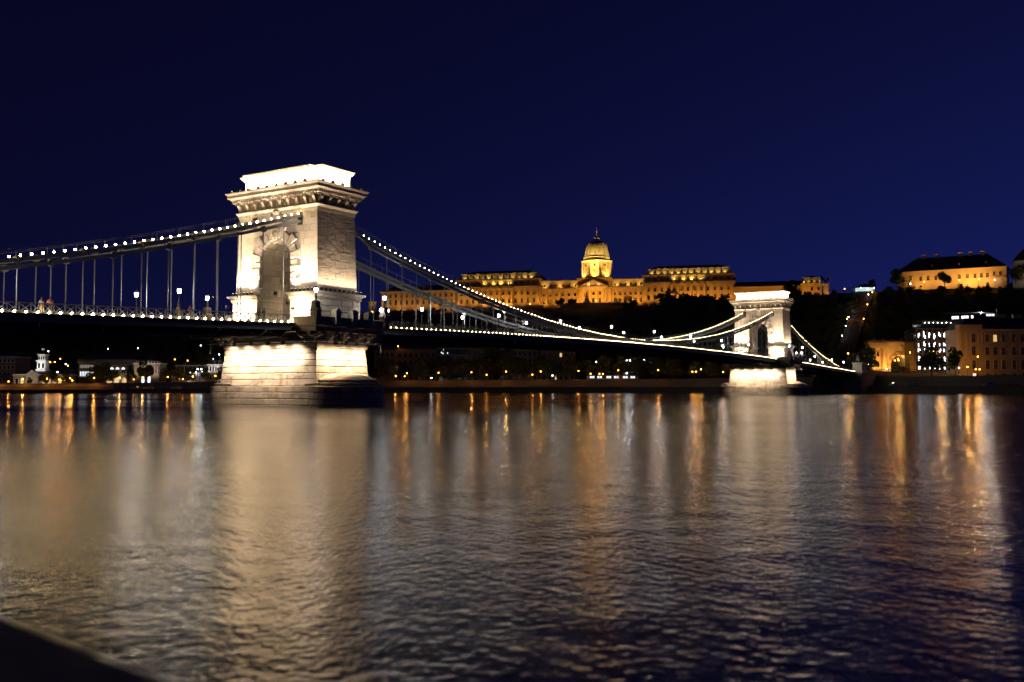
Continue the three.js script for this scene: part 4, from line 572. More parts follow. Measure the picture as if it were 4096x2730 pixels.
{ // domed centre
  const o = thing('palace_dome_building', 'domed centre of the palace with pediment and spire', 'palace', pp(0, 0, 2), TH);
  add(o, 'wall', [span(-11, 11, 50, 74, -26, 0)], M.ochre); add(o, 'base_course', span(-11.2, 11.2, 50, 57.6, 0, 0.5), M.ochreDark); add(o, 'cornice', [span(-11.6, 11.6, 68.0, 68.5, -26, 0.7), span(-11.7, 11.7, 74, 74.8, -26, 0.8)], M.trim);
  add(o, 'portico', [span(-9.4, 8.4, 66.6, 68.4, 0, 2.2), span(-9.4, 8.4, 57.2, 58, 0, 2.6), span(-9, 8, 68.4, 69, 1.2, 2.5)], M.trim);
  const tri = poly([[-9.7, 0], [8.7, 0], [-0.5, 4.2]]); add(o, 'pediment', [ext(tri, 1.2).translate(0, 68.6, 0.6), bar([-10, 68.7, 1.9], [-0.5, 73.2, 1.9], 0.8, 0.6), bar([9, 68.7, 1.9], [-0.5, 73.2, 1.9], 0.8, 0.6)], M.trim);
  for (const x of [-8.9, -7.4, -2.8, 1.6, 6.2, 7.8]) add(o, 'column', [cyl(0.55, 0.47, 8.2, x, 58.2, 1.6, 12), lathe([[0.5, 66], [0.8, 66.6], [0.001, 66.62]], 10, x, 0, 1.6)], M.trim);
  windows(o, [-4.9, -0.6, 3.7], 63.3, 1.5, 2.4, true, 0, { bars: true }); windows(o, [-4.9, -0.6, 3.7], 58.2, 1.5, 3.2, true, 0, { bars: true });
  const C = [0, 0, -11];
  add(o, 'drum', [cyl(10.5, 10.3, 2.2, 0, 74.6, -11, 32), cyl(9.3, 9.1, 9.2, 0, 76.6, -11, 32)], M.ochre); add(o, 'drum_cornice', [lathe([[9.2, 85.6], [9.9, 85.9], [10.5, 86.7], [10.5, 87.0], [8.6, 87.1], [8.5, 88.9], [8.9, 89.2], [8.9, 89.7], [8.2, 89.8]], 40, ...C)], M.trim);
  for (let i = 0; i < 8; i++) { const a = (i + 0.5) * Math.PI / 4; for (const d of [-0.11, 0.11]) { const x = 9.75 * Math.sin(a + d), z = -11 + 9.75 * Math.cos(a + d); add(o, 'column', [cyl(0.5, 0.42, 8.6, x, 76.8, z, 10), box(1, 0.6, 1, x, 85.4, z, a)], M.trim); } }
  for (let i = -2; i <= 2; i++) { const a = i * Math.PI / 4, x = 9.15 * Math.sin(a), z = -11 + 9.15 * Math.cos(a), g = winGeo(1.5, 2.5, true), g2 = winGeo(1.1, 1.3, false), g3 = winGeo(0.7, 0.9, true); let f = add(o, 'window', g.frame, M.trim, [x, 78.2, z]); f.rotation.y = a; add(f, 'pane', g.pane, M.pane); f = add(o, 'window', g2.frame, M.trim, [x, 82.8, z]); f.rotation.y = a; add(f, 'pane', g2.pane, M.pane); f = add(o, 'window', g3.frame, M.trim, [x * 0.93, 87.5, -11 + (z + 11) * 0.93]); f.rotation.y = a; add(f, 'pane', g3.pane, M.pane); }
  const prof = []; for (let i = 0; i <= 14; i++) { const t = i / 14; prof.push([Math.max(0.9, 8.15 * Math.pow(Math.cos(t * 1.5), 0.72)), 89.7 + 11.2 * Math.sin(t * 1.5)]); }
  const streak = tex(256, 256, (u, v) => { const d = smooth(0.58, 0.72, nB(u * 2, v)) * smooth(0.3, 0.15, v) * 0.6; return 0.9 - d + 0.1 * (nA(u, v) - 0.5); }, [12, 16]); streak.offset.set(0, -0.6);
  const dome = add(o, 'dome', lathe(prof, 48, ...C), mat(0.5, 0.42, 0.24, 0.75, { map: streak }));
  for (let i = 0; i < 16; i++) { const a = i * Math.PI / 8, pts = prof.slice(0, 13).map(([r, y]) => [r * Math.sin(a), y, -11 + r * Math.cos(a)]); add(dome, 'rib', pts.slice(0, -1).map((p, k) => bar(p, pts[k + 1], 0.3, 0.3)), M.copper); }
  add(o, 'dome_lantern', [cyl(1.0, 0.9, 0.9, 0, 100.6, -11, 12), lathe([[0.9, 101.4], [1.95, 101.8], [1.95, 103.0], [1.2, 103.3], [0.4, 104.1], [0.001, 104.2]], 16, ...C)], M.trim); add(o, 'spire', lathe([[0.45, 104], [0.3, 104.6], [0.32, 108], [0.16, 108.8], [0.1, 110], [0.02, 110.4]], 8, ...C), M.trim);
  for (let i = -1; i <= 1; i++) { palaceFlood(i * 8 + 1, 57.2, 14, i * 5, 65, 2, 650, 62, `${ORD[i + 1]} ground floodlight from the left before the domed centre`); const a = i * 0.85; palaceFlood(13 * Math.sin(a), 75.4, -9 + 13 * Math.cos(a), 8 * Math.sin(a), 82, -9 + 8 * Math.cos(a), 520, 65, `${ORD[i + 1]} roof floodlight from the left before the dome drum`, GOLD); palaceFlood(34 * Math.sin(a * 1.3), 74.8, -9 + 22 * Math.cos(a), 2 * Math.sin(a), 95, -9, 5200, 24, `${ORD[i + 1]} beam from the left aimed up at the dome`, GOLD); }
  palaceFlood(-3.4, 69.2, 5.2, -3.6, 70.4, 3.6, 16, 65, 'left lamp shining on the palace pediment', CREAM); palaceFlood(3.2, 69.2, 5.2, 3.2, 70.2, 3.6, 12, 65, 'right lamp shining on the palace pediment', CREAM);
}
{ // leftmost block, round bastion, long low wing and end pavilion
  const o = thing('palace_block', 'leftmost orange palace block behind the chains and hangers', 'palace', pp(-149, 0, 4), TH, 'blocks of the hilltop palace'), c = row(0.6, 53, 13);
  add(o, 'wall', [span(0, 53.4, 48, 68.3, -22, 0)], M.ochre); add(o, 'base_course', span(-0.2, 53.4, 48, 58, 0, 0.3), M.ochreDark); for (const [y0, y1, d] of [[57.9, 58.3, 0.5], [67.9, 68.4, 0.7], [68.4, 68.8, 1]]) add(o, 'cornice', span(-d, 53.4, y0, y1, -22, d), M.trim); add(o, 'attic', span(0.5, 12, 68.8, 70.2, -20, -0.5), M.trim);
  windows(o, c, 64.3, 1.3, 2.2, false, 0, { bars: true }); windows(o, c, 59.3, 1.5, 3.2, false, 0, { bars: true }); windows(o, c, 54.4, 1.4, 1.9, true, 0.3); add(o, 'roof', [frustum(27, 11.5, 20, 2, 68.8, 73.4, 26.7, -11)], M.roof);
  for (let i = 0; i < 4; i++) add(o, 'pilaster', [span(c[i] + 1.5, c[i] + 2.5, 58.3, 67.9, 0, 0.3)], M.trim);
  for (let i = 0; i < 5; i++) { const x = lerp(-146, -99, i / 4); palaceFlood(x, 54, 11, x, 63, 4, 230, 62, `${ORD[i]} ground floodlight from the left before the leftmost palace block`, new THREE.Color().setRGB(1, 0.52, 0.15)); }
  const b = thing('bastion_tower', 'small lit octagonal bastion tower at the left end of the palace', 'tower', pp(-153.4, 0, 10), TH); add(b, 'wall', cyl(3.1, 2.9, 14, 0, 47, 0, 8), M.trim); add(b, 'coping', cyl(3.1, 3.1, 0.5, 0, 60.9, 0, 8), M.trim); for (const a of [0, 0.785]) add(b, 'slit_window', box(0.5, 2.4, 0.1, 3 * Math.sin(a + 0.39), 57, 3 * Math.cos(a + 0.39), a + 0.39), M.pane); palaceFlood(-149.5, 53.5, 20, -153, 58, 10, 150, 50, 'floodlight before the octagonal bastion tower', GOLD);
  const w = thing('palace_wing', 'long low palace wing with dark roof right of the blocks', 'palace', pp(89.6, 0, -9), TH, 'wings of the hilltop palace'); add(w, 'wall', span(0, 44, 48, 66.9, -16, 0), M.ochre); add(w, 'cornice', span(0, 44, 66.9, 67.5, -16.4, 0.6), M.trim); add(w, 'roof', [ext(poly([[0.8, 67.5], [-8, 71.4], [-16.8, 67.5]]), 44).rotateY(-Math.PI / 2).translate(44, 0, 0).rotateY(0)].map((g) => { const p = g.attributes.position; return g; }), M.roof); windows(w, row(1, 42, 10), 62, 1.4, 2.6, true, 0); windows(w, row(1, 42, 10), 56.5, 1.4, 2.8, true, 0);
  for (let i = 0; i < 3; i++) palaceFlood(lerp(95, 126, i / 2), 54.5, 5, lerp(95, 126, i / 2), 64, -9, 380, 62, `${ORD[i]} ground floodlight from the left before the long low palace wing`);
  const v = thing('palace_pavilion', 'small pavilion with lit mansard at the right end of the palace', 'palace', pp(131.6, 0, 0), TH); add(v, 'wall', span(0, 12, 48, 67.2, -14, 0), M.ochre); add(v, 'cornice', [span(-0.5, 12.5, 67.2, 68, -14.5, 0.6), span(-0.3, 12.3, 61.3, 61.6, -14.2, 0.3)], M.trim); add(v, 'mansard_roof', frustum(5.6, 6.6, 4.6, 5.6, 68, 71.2, 6, -7), mat(0.3, 0.26, 0.17, 0.8, { map: plasterMap })); add(v, 'roof_gutter', span(0.9, 11.1, 71.2, 71.5, -12.8, -1.2), M.trim); add(v, 'upper_roof', frustum(4.6, 5.6, 0.3, 0.4, 71.5, 73.2, 6, -7), M.roof); add(v, 'roof_finial', cyl(0.12, 0.03, 1.6, 6, 73, -7, 6), M.roof); windows(v, [6, 10], 63.2, 1.3, 2.3, true, 0); windows(v, [2, 6, 10], 57.6, 1.4, 3, true, 0, { bars: true });
  const vd = add(v, 'dormer', [span(-0.8, 0.8, 0, 2.1, -1.4, 0.1)], M.trim, [6.2, 68.3, -0.6]); add(vd, 'pane', box(0.8, 1.1, 0.06, 0, 1.1, 0.13), M.pane);
  for (const [i, x] of [133, 135.8, 139.3, 142.6].entries()) palaceFlood(x, 68.2, 0.1, x, 70.6, -2, 12, 60, `${ORD[i]} roof uplight from the left on the end pavilion`, GOLD); palaceFlood(137, 54.5, 14, 138, 63, 0, 600, 55, 'ground floodlight before the end pavilion');
  // the bronze bird on its column
  const t = thing('bird_column', 'stone column pedestal at the right end of the palace', 'column', pp(145.4, 0, 8), TH); add(t, 'shaft', [frustum(1.7, 1.7, 1.45, 1.45, 48, 65.2), frustum(1.5, 1.5, 2, 2, 65.2, 65.8), span(-2, 2, 65.8, 66.4, -2, 2)], M.trim); for (const x of [-1.3, 1.3]) add(t, 'half_column', cyl(0.35, 0.3, 9, x, 56, 1.5, 8), M.trim);
  palaceFlood(147.5, 54.5, 16, 145.4, 64, 8, 260, 48, 'floodlight before the bird column');
  const wing = (s) => { const sh = poly([[0, 0], [0.9, 1.1], [2.1, 2.6], [3.1, 3.4], [3.3, 3.0], [2.9, 2.2], [2.4, 1.2], [1.6, 0.3], [0.7, -0.35]]); return ext(sh, 0.22, 0.05).scale(s, 1, 1).rotateY(s * 0.35).translate(s * 0.25, 2.2, 0); };
  single('bird_statue', 'bronze bird of prey with raised wings on the column', 'statue', [ball(0.75, 0, 1.9, 0, 0.75, 1.25, 1.1, 10), ball(0.42, 0, 3.1, 0.5, 0.8, 1, 1, 8), new THREE.ConeGeometry(0.14, 0.5, 6).rotateX(Math.PI / 2).translate(0, 3.05, 1), bar([0, 2.5, 0.2], [0, 3.1, 0.5], 0.5), wing(1), wing(-1), bar([0, 1.3, -0.2], [0, 0.4, -1.2], 0.7, 0.2), bar([-0.3, 1.2, 0], [-0.35, 0.2, 0.1], 0.25), bar([0.3, 1.2, 0], [0.35, 0.2, 0.1], 0.25), bar([-1.6, 0.25, 0.4], [1.6, 0.45, 0.4], 0.18)], mat(0.3, 0.24, 0.14, 0.6), pp(145.4, 66.4, 8), TH);
  const rw = mat(0.32, 0.24, 0.16, 0.95, { map: stoneMap, bumpMap: rockBump, bumpScale: 0.3 });
  single('retaining_wall', 'rough stone wall right of the bird column', 'wall', [span(0, 11, 47, 56, -1, 0), span(-0.1, 11, 56, 56.5, -1.1, 0.15)], rw, pp(147, 0, 9), TH - 0.25);
  single('retaining_wall', 'old stone rampart wall below the leftmost palace block', 'wall', [span(-8, 50, 40, 53.4, -1.5, 0), span(-8, 50, 53.4, 53.9, -1.6, 0.2)], rw, pp(-149, 0, 19), TH);
  single('buttress', 'sloping stone bastion buttress in the rampart wall below the palace', 'buttress', [frustum(4.6, 3, 3.4, 1.6, 36, 53.8)], rw, pp(-118, 0, 20), TH); single('buttress', 'square orange-lit stone pillar right of the sloping bastion buttress', 'buttress', [span(-2.1, 2.1, 36, 55.6, -2, 2)], rw, pp(-107, 0, 20), TH);
  palaceFlood(-113, 45, 34, -114, 50, 20, 700, 50, 'orange floodlight aimed at the rampart buttress', new THREE.Color().setRGB(1, 0.45, 0.12)); palaceFlood(-136, 45, 34, -135, 48, 20, 160, 50, 'orange floodlight aimed at the rampart wall', new THREE.Color().setRGB(1, 0.45, 0.12));
  single('retaining_wall', 'low terrace wall with lamps in front of the domed centre', 'wall', [span(-20, 24, 50, 56.2, -1, 0), span(-20.2, 24.2, 56.2, 56.6, -1.1, 0.15)], rw, pp(0, 0, 20), TH); single('retaining_wall', 'short lit terrace wall below the left palace wing', 'wall', [span(-43, -30, 46, 55, 0, 1.5), span(-43.2, -29.8, 55, 55.4, -0.1, 1.7)], rw, pp(0, 0, 21), TH);
  single('monument', 'baroque horseman monument before the palace centre', 'statue', [frustum(2, 1.6, 1.4, 1.1, 54, 56.6), span(-1.9, 1.9, 56.6, 57, -1.5, 1.5), frustum(1.5, 1.2, 1.2, 0.9, 57, 60), ball(1, 0, 61, 0, 1.3, 0.7, 0.6, 8), bar([-1, 61, 0], [-1.5, 62.3, 0], 0.5), ball(0.4, -1.7, 62.5, 0, 1.3, 0.8, 0.8, 6), bar([0.1, 61.2, 0], [0.2, 62.9, 0], 0.6), ball(0.3, 0.2, 63.3, 0, 1, 1, 1, 6), bar([-0.6, 60.9, 0.2], [-0.8, 60, 0.2], 0.25), bar([0.8, 60.8, 0.2], [0.9, 60, 0.2], 0.25), ball(0.7, -1.9, 57.4, 1, 1, 1, 1, 6), ball(0.7, 1.9, 57.4, 1, 1, 1, 1, 6)], mat(0.4, 0.33, 0.22, 0.7), pp(-2.4, 0, 17), TH);
}

// ---------- buildings and things on the far bank ----------
const dark = (r, g, b) => mat(r, g, b, 0.9, { map: plasterMap }), W = { grey: dark(0.2, 0.18, 0.16), sand: dark(0.42, 0.32, 0.2), cream: dark(0.36, 0.3, 0.2), rose: dark(0.3, 0.2, 0.13), white: dark(0.62, 0.58, 0.54), slate: mat(0.03, 0.034, 0.045, 0.7), glass: mat(0.02, 0.022, 0.03, 0.1) };
const litWarm = glow(1, 0.62, 0.25, 0.9), litWhite = glow(0.85, 0.95, 1, 2.2), litCool = glow(0.8, 0.9, 1, 7);
// front centre at (a, b), facing the river; x to the right, z to the river
function bld(name, label, cat, a, b, y, w, h, d, wall, o = {}) {
  const t = thing(name, label, cat, at(a, b, y), YAW + (o.turn ?? 0), o.group);
  add(t, 'wall', span(-w / 2, w / 2, -3, h, -d, 0), wall); add(t, 'cornice', [span(-w / 2 - 0.4, w / 2 + 0.4, h - 0.5, h, -d - 0.4, 0.4), ...(o.bands ?? []).map((q) => span(-w / 2 - 0.15, w / 2 + 0.15, q, q + 0.25, -d, 0.2))], o.trim ?? wall);
  if (o.roof) add(t, 'roof', frustum(w / 2 + 0.2, d / 2 + 0.2, w / 2 - (o.rin ?? o.roof * 1.1), Math.max(0.3, d / 2 - o.roof * 1.2), h, h + o.roof, 0, -d / 2), o.roofMat ?? W.slate);
  for (const f of o.rows ?? []) windows(t, f.xs ?? row(-w / 2 + (f.m ?? 0.5), w / 2 - (f.m ?? 0.5), f.n), f.y, f.w, f.h, !!f.arch, 0.01, { frame: o.trim ?? wall, pane: W.glass, bars: f.bars, lit: f.lit });
  return t;
}
const someLit = (s, p, m = litWarm) => { const r = rng(s), l = Array.from({ length: 60 }, () => r() < p); return (i) => l[i] ? m : null; };
// left of the near tower
bld('office_building', 'pale office block with small roof gables at the left picture edge', 'building', -251, 470, 3, 17, 14.5, 14, W.grey, { roof: 2.5, trim: W.white, rows: [0, 1, 2, 3].map((k) => ({ y: 2 + k * 3.2, n: 8, w: 1.2, h: 1.6 })) });
{ const o = bld('garden_kiosk', 'low garden pavilion with lit white clock tower', 'building', -214.6, 436, 3.2, 23, 5.2, 12, W.cream, { roof: 1.6, trim: W.white, rows: [{ y: 0.4, n: 9, w: 1.2, h: 2.9, arch: true, lit: someLit(3, 0.5) }] });
  add(o, 'portico', [span(-4.6, 0, 0, 5, 0, 1.8), ext(poly([[-5.2, 5], [0.6, 5], [-2.3, 6.9]]), 1.9)], W.white); add(o, 'tower_base', [span(-2.1, 2.3, 5.6, 7.4, -6, -1.6)], W.white); add(o, 'lower_stage', [span(-1.75, 1.95, 7.4, 11, -5.6, -2), span(-2.1, 2.3, 11, 11.5, -6, -1.6)], W.white); add(o, 'upper_stage', [span(-1.45, 1.65, 11.5, 13.9, -5.3, -2.3), span(-1.8, 2, 13.9, 14.3, -5.7, -1.9)], W.white); add(o, 'tower_roof', [frustum(1.5, 1.5, 0.5, 0.5, 14.3, 15.6, 0.1, -3.8), frustum(0.6, 0.6, 0.4, 0.4, 15.6, 16.6, 0.1, -3.8)], W.slate); add(o, 'roof_lantern', span(-0.4, 0.6, 16.2, 17, -4.2, -3.3), W.white);
  windows(o, [-0.8, 1], 8, 0.9, 2.3, true, -2, { frame: W.white }); windows(o, [-0.9, 0.1, 1.1], 11.9, 0.6, 1.5, true, -2.3, { frame: W.white });
  for (const [i, x] of [-3.4, 3.6].entries()) { const p = at(-214.6 + x, 431.4, 10.6); flood(p, at(-214.5, 439, 15), COLD, 190, 50, `${i ? 'right' : 'left'} white floodlight on the roof before the kiosk tower`, 'white floodlights on the left bank', M.whiteLamp); }
  for (const [i, x] of [-7.5, 6].entries()) flood(at(-214.6 + x, 428, 3.6), at(-214.6 + x * 0.8, 436, 6), CREAM, 90, 60, `${i ? 'right' : 'left'} warm floodlight on the ground before the garden kiosk`, 'white floodlights on the left bank'); }
{ const o = bld('museum_building', 'long dark museum building with lit column rows at its left end', 'building', -189, 456, 4, 33, 11.6, 16, W.grey, { roof: 2.4, trim: W.grey, rows: [{ y: 6.8, xs: row(-3, 16, 6), w: 1.6, h: 2 }] }); const lw = row(-16.2, -9, 10);
  for (const x of lw) { add(o, 'column', cyl(0.16, 0.14, 2.6, x, 3.6, 0.4, 8), W.white); add(o, 'column', cyl(0.15, 0.13, 1.9, x, 7.4, 0.4, 8), W.white); } for (let i = 0; i < 9; i++) { add(o, 'lit_window', box(0.34, 2.2, 0.05, (lw[i] + lw[i + 1]) / 2, 4.8, 0.06), litWhite); add(o, 'lit_window', box(0.3, 1.5, 0.05, (lw[i] + lw[i + 1]) / 2, 8.3, 0.06), glow(1, 0.9, 0.8, 0.5)); } add(o, 'ledge', [span(-16.6, -8.6, 3.1, 3.6, 0, 0.8), span(-16.6, -8.6, 6.4, 6.9, 0, 0.7), span(-16.8, -8.4, 10, 10.5, 0, 0.8)], W.white); }
{ const t = thing('terrace_arcade', 'terrace arcade with three lit round arches', 'building', at(-180.6, 440, 3.6), YAW), s = poly([[-4.2, 4.4], [4.2, 4.4], [4.2, 9.2], [-4.2, 9.2]]); for (const x of [-2.6, 0, 2.6]) { const hole = new THREE.Path(); hole.moveTo(x - 0.9, 4.6); hole.lineTo(x + 0.9, 4.6); hole.lineTo(x + 0.9, 7); hole.absarc(x, 7, 0.9, 0, Math.PI); s.holes.push(hole); add(t, 'lit_lunette', ext((() => { const q = new THREE.Shape(); q.moveTo(-0.85, 0); q.absarc(0, 0, 0.85, 0, Math.PI); return q; })(), 0.05), litWhite, [x, 7.1, -0.6]); }
  add(t, 'arcade_wall', ext(s, 0.6).translate(0, 0, -0.6), W.cream); add(t, 'lower_wall', span(-5.4, 5.4, -2, 4.4, -6, 0.2), W.cream); for (const x of row(-5.2, 5.2, 12)) add(t, 'baluster', lathe([[0.12, 4.4], [0.2, 4.65], [0.1, 4.9], [0.18, 5.1]], 6, x, 0, 0.6), W.white); add(t, 'handrail', span(-5.4, 5.4, 5.1, 5.25, 0.45, 0.75), W.white); windows(t, [-3.4, 0, 3.4], 0.2, 2, 3, true, 0.22, { frame: W.white, lit: someLit(8, 0.7) }); point(at(-180.6, 437.8, 7.2), CREAM, 14, 0.2); add(t, 'ceiling_lamp', ball(0.18, 0, 3.6, 2.2, 1, 1, 1, 6), M.whiteLamp); }
{ const o = bld('gate_pavilion', 'floodlit gate pavilion with big pointed window and open loggia', 'building', -169.4, 446, 3.8, 11.8, 9.9, 9, W.cream, { trim: W.white, bands: [4.6] }); add(o, 'tracery_window', [ext((() => { const q = new THREE.Shape(); q.moveTo(-1.5, 5); q.lineTo(1.5, 5); q.lineTo(1.5, 6.6); q.quadraticCurveTo(1.4, 8.2, 0, 8.9); q.quadraticCurveTo(-1.4, 8.2, -1.5, 6.6); return q; })(), 0.12).translate(-2.6, 0, 0), ...[-0.7, 0, 0.7].map((x) => box(0.12, 3.4, 0.2, -2.6 + x, 6.6, 0.12))], W.rose); for (const x of [1.4, 2.6, 3.9, 5.2]) add(o, 'column', cyl(0.24, 0.2, 3.4, x, 5, 0.5, 8), W.white); add(o, 'loggia_back', span(1, 5.7, 5, 8.6, 0.02, 0.08), W.rose); for (const x of row(-5.6, 5.6, 8)) add(o, 'urn', lathe([[0.3, 9.9], [0.22, 10.1], [0.42, 10.5], [0.45, 10.8], [0.001, 10.85]], 8, x, 0, -0.2), W.white); windows(o, [-1.6, 1.2], 0.3, 1.2, 3.4, false, 0.02, { frame: W.white, lit: () => litWhite });
  for (const [i, x] of [-4, 0.5, 4.2].entries()) flood(at(-169.4 + x, 440.4, 8.6), at(-169.4 + x, 446, 11.5), new THREE.Color().setRGB(1, 0.85, 0.72), 60, 62, `${ORD[i]} floodlight from the left before the gate pavilion`, 'white floodlights on the left bank'); }
{ const t = thing('garden_balustrade', 'rising balustrade wall with small lights before a dark colonnade', 'wall', at(-150, 446, 0), YAW); for (let i = 0; i < 14; i++) { const x = -7.5 + i * 1.12, y = 8 + i * 0.1; add(t, 'pedestal', [span(x - 0.22, x + 0.22, y - 1.4, y + 0.3, -0.3, 0.3)], W.white); add(t, 'coping', bar([x, y, 0], [x + 1.12, y + 0.1, 0], 0.25, 0.5), W.cream); } add(t, 'wall', ext(poly([[-8, 2], [8.4, 2], [8.4, 8.8], [-8, 7.4]]), 0.5).translate(0, 0, -0.6), W.grey); for (let i = 0; i < 9; i++) add(t, 'column', cyl(0.2, 0.18, 3.2, -7 + i * 1.9, 9.2, -4, 8), W.grey); add(t, 'beam', span(-7.6, 8.8, 12.3, 12.8, -4.4, -3.6), W.grey); for (let i = 0; i < 5; i++) { add(t, 'lamp', ball(0.14, -5 + i * 2.9, 8.6 + i * 0.26, 0.6, 1, 1, 1, 6), M.whiteLamp); point(at(-155 + i * 2.9, 445.2, 8.6 + i * 0.26), COLD, 5, 0.1); } }
{ const t = thing('cupola_pavilion', 'white pavilion with two pale green onion cupolas', 'building', at(-139.6, 452, 4.2), YAW), pale = mat(0.34, 0.44, 0.36, 0.7); add(t, 'lower_wall', span(-4.4, 3.8, -2, 5.2, -6, 0.2), W.cream); add(t, 'wall', span(-3.2, 3.2, 5.2, 8.6, -5, -0.6), W.white); add(t, 'cornice', [span(-3.7, 3.7, 8.6, 9.1, -5.4, 0.1)], W.white); for (const x of [-3, -1.6, -0.3, 0.9, 3]) add(t, 'column', cyl(0.26, 0.22, 3.3, x, 5.3, -0.2, 8), W.white); windows(t, [-2.3, -0.95, 0.3], 5.6, 0.7, 2.4, true, -0.58, { frame: W.white }); add(t, 'round_bay', cyl(0.95, 0.95, 3.2, 2, 5.3, -0.4, 14), W.white);
  for (const x of [-1.7, 1.6]) { const c = add(t, 'cupola', lathe([[1.2, 9.1], [1.25, 9.6], [1.1, 10.4], [0.6, 11.1], [0.15, 11.5], [0.06, 12.9], [0.001, 13]], 12, x, 0, -2.6), pale); for (const d of [-1.5, 1.5]) add(c, 'pinnacle', cyl(0.14, 0.06, 1.6, x + d, 9.1, -1.2, 6), W.white); }
  for (const [i, x] of [-3, 2.6].entries()) { flood(at(-139.6 + x, 448.6, 9.6), at(-139.6 + x * 0.4, 454, 14), new THREE.Color().setRGB(1, 0.95, 0.88), 75, 60, `${i ? 'right' : 'left'} floodlight before the cupola pavilion`, 'white floodlights on the left bank'); } }
single('garden_statue', 'white stone statue on a plinth below the balustrade', 'statue', [frustum(0.9, 0.9, 0.6, 0.6, 0, 1.2), ball(0.5, 0, 1.7, 0, 0.9, 1.2, 0.7, 8), ball(0.34, 0.15, 2.5, 0, 0.9, 1.2, 0.8, 8), ball(0.2, 0.25, 3.05, 0, 1, 1.15, 1, 8), bar([0.3, 2.6, 0], [0.75, 2.1, 0.1], 0.14), bar([-0.1, 2.6, 0], [-0.3, 3.2, 0.1], 0.14)], W.white, at(-147.2, 440, 4.2), YAW); flood(at(-147.4, 437, 4.6), at(-147.2, 440, 6), COLD, 16, 45, 'small floodlight before the white garden statue', 'white floodlights on the left bank');
// between the towers, under the deck
bld('corner_house', 'dark rounded corner house right of the near pier', 'building', -66.5, 503, 5, 11, 17, 12, W.rose, { roof: 2, rows: [1, 2, 3].map((k) => ({ y: 1.5 + k * 4, n: 4, w: 1.2, h: 2 })) });
bld('town_house', 'long dark town house with steep roof under the deck', 'building', -50, 503, 5, 21.5, 17.5, 13, W.rose, { roof: 3, rows: [0, 1, 2, 3].map((k) => ({ y: 1.2 + k * 4, n: 7, w: 1.2, h: 2, lit: k === 2 ? someLit(5, 0.12) : null })) });
{ const o = bld('glass_office', 'dark glass office block with pale floor slabs', 'building', -29.7, 503, 5, 17.6, 18.3, 12, W.glass, { trim: W.grey }); for (let k = 0; k < 6; k++) add(o, 'floor_slab', span(-8.9, 8.9, 0.4 + k * 3.4, 0.8 + k * 3.4, -1, 0.7), W.white); for (let i = 0; i <= 6; i++) add(o, 'mullion', span(-8.8 + i * 2.93 - 0.15, -8.8 + i * 2.93 + 0.15, 0, 18, 0, 0.4), W.grey); for (const [x, y] of [[-7.2, 15.6], [-6.4, 15.1], [-4, 15.3], [-6, 17]]) add(o, 'lit_window', box(0.5, 0.7, 0.06, x, y, 0.1), glow(0.8, 0.95, 0.9, 1.5)); }
bld('apartment_house', 'narrow cream apartment house beside the glass office block', 'building', -16.6, 503, 5, 8.4, 18, 12, W.cream, { roof: 1.2, rows: [0, 1, 2, 3, 4].map((k) => ({ y: 1 + k * 3.4, n: 4, w: 1.1, h: 1.7 })) });
{ const o = bld('apartment_house', 'cream apartment house with balconies between dark tree crowns', 'building', -2.4, 503, 5, 8.4, 18, 12, W.cream, { roof: 1.2, rows: [0, 1, 2, 3, 4].map((k) => ({ y: 1 + k * 3.4, n: 4, w: 1.2, h: 1.8 })) }); for (let k = 1; k < 5; k++) add(o, 'balcony', [span(0.6, 4, 0.4 + k * 3.4, 0.55 + k * 3.4, 0, 1.2), span(0.6, 4, 0.55 + k * 3.4, 1.4 + k * 3.4, 1.1, 1.2)], W.cream); }
bld('town_house', 'older grey town house with small balconies beside the cream apartment house', 'building', 8, 503, 5, 11.6, 18, 12, W.sand, { roof: 2.4, rows: [0, 1, 2, 3].map((k) => ({ y: 1.2 + k * 4.2, n: 4, w: 1.1, h: 2.4 })) });
bld('town_house', 'dark town house mostly hidden behind promenade trees', 'building', 24, 500, 5, 18, 17, 12, W.rose, { roof: 2.4, rows: [0, 1, 2, 3].map((k) => ({ y: 1.2 + k * 4, n: 6, w: 1.1, h: 2, lit: someLit(k + 40, 0.06) })) });
{ const t = thing('tram', 'tram with lit windows standing on the far embankment', 'tram', at(43.2, 444, streetY(43)), YAW + 0.33), body = mat(0.35, 0.25, 0.05, 0.5); for (let k = 0; k < 3; k++) { const x = -8.8 + k * 8.4; add(t, 'car_body', [span(x, x + 8, 0.4, 1.25, -1.2, 1.2), span(x, x + 8, 2.25, 2.5, -1.2, 1.2), span(x, x + 0.25, 1.25, 2.25, -1.2, 1.2), span(x + 7.75, x + 8, 1.25, 2.25, -1.2, 1.2)], body); add(t, 'roof', span(x + 0.1, x + 7.9, 2.5, 2.85, -1.1, 1.1), W.slate); for (let i = 0; i < 6; i++) add(t, 'window', span(x + 0.4 + i * 1.25, x + 1.4 + i * 1.25, 1.3, 2.22, 1.1, 1.18), i % 3 === 2 ? W.glass : glow(0.75, 0.85, 1, 1.4)); for (const wx of [1.5, 6.5]) add(t, 'wheel', cyl(0.35, 0.35, 0.2, 0, -0.1, 0, 10).rotateX(Math.PI / 2).translate(x + wx, 0.35, 1.1), M.black); } }
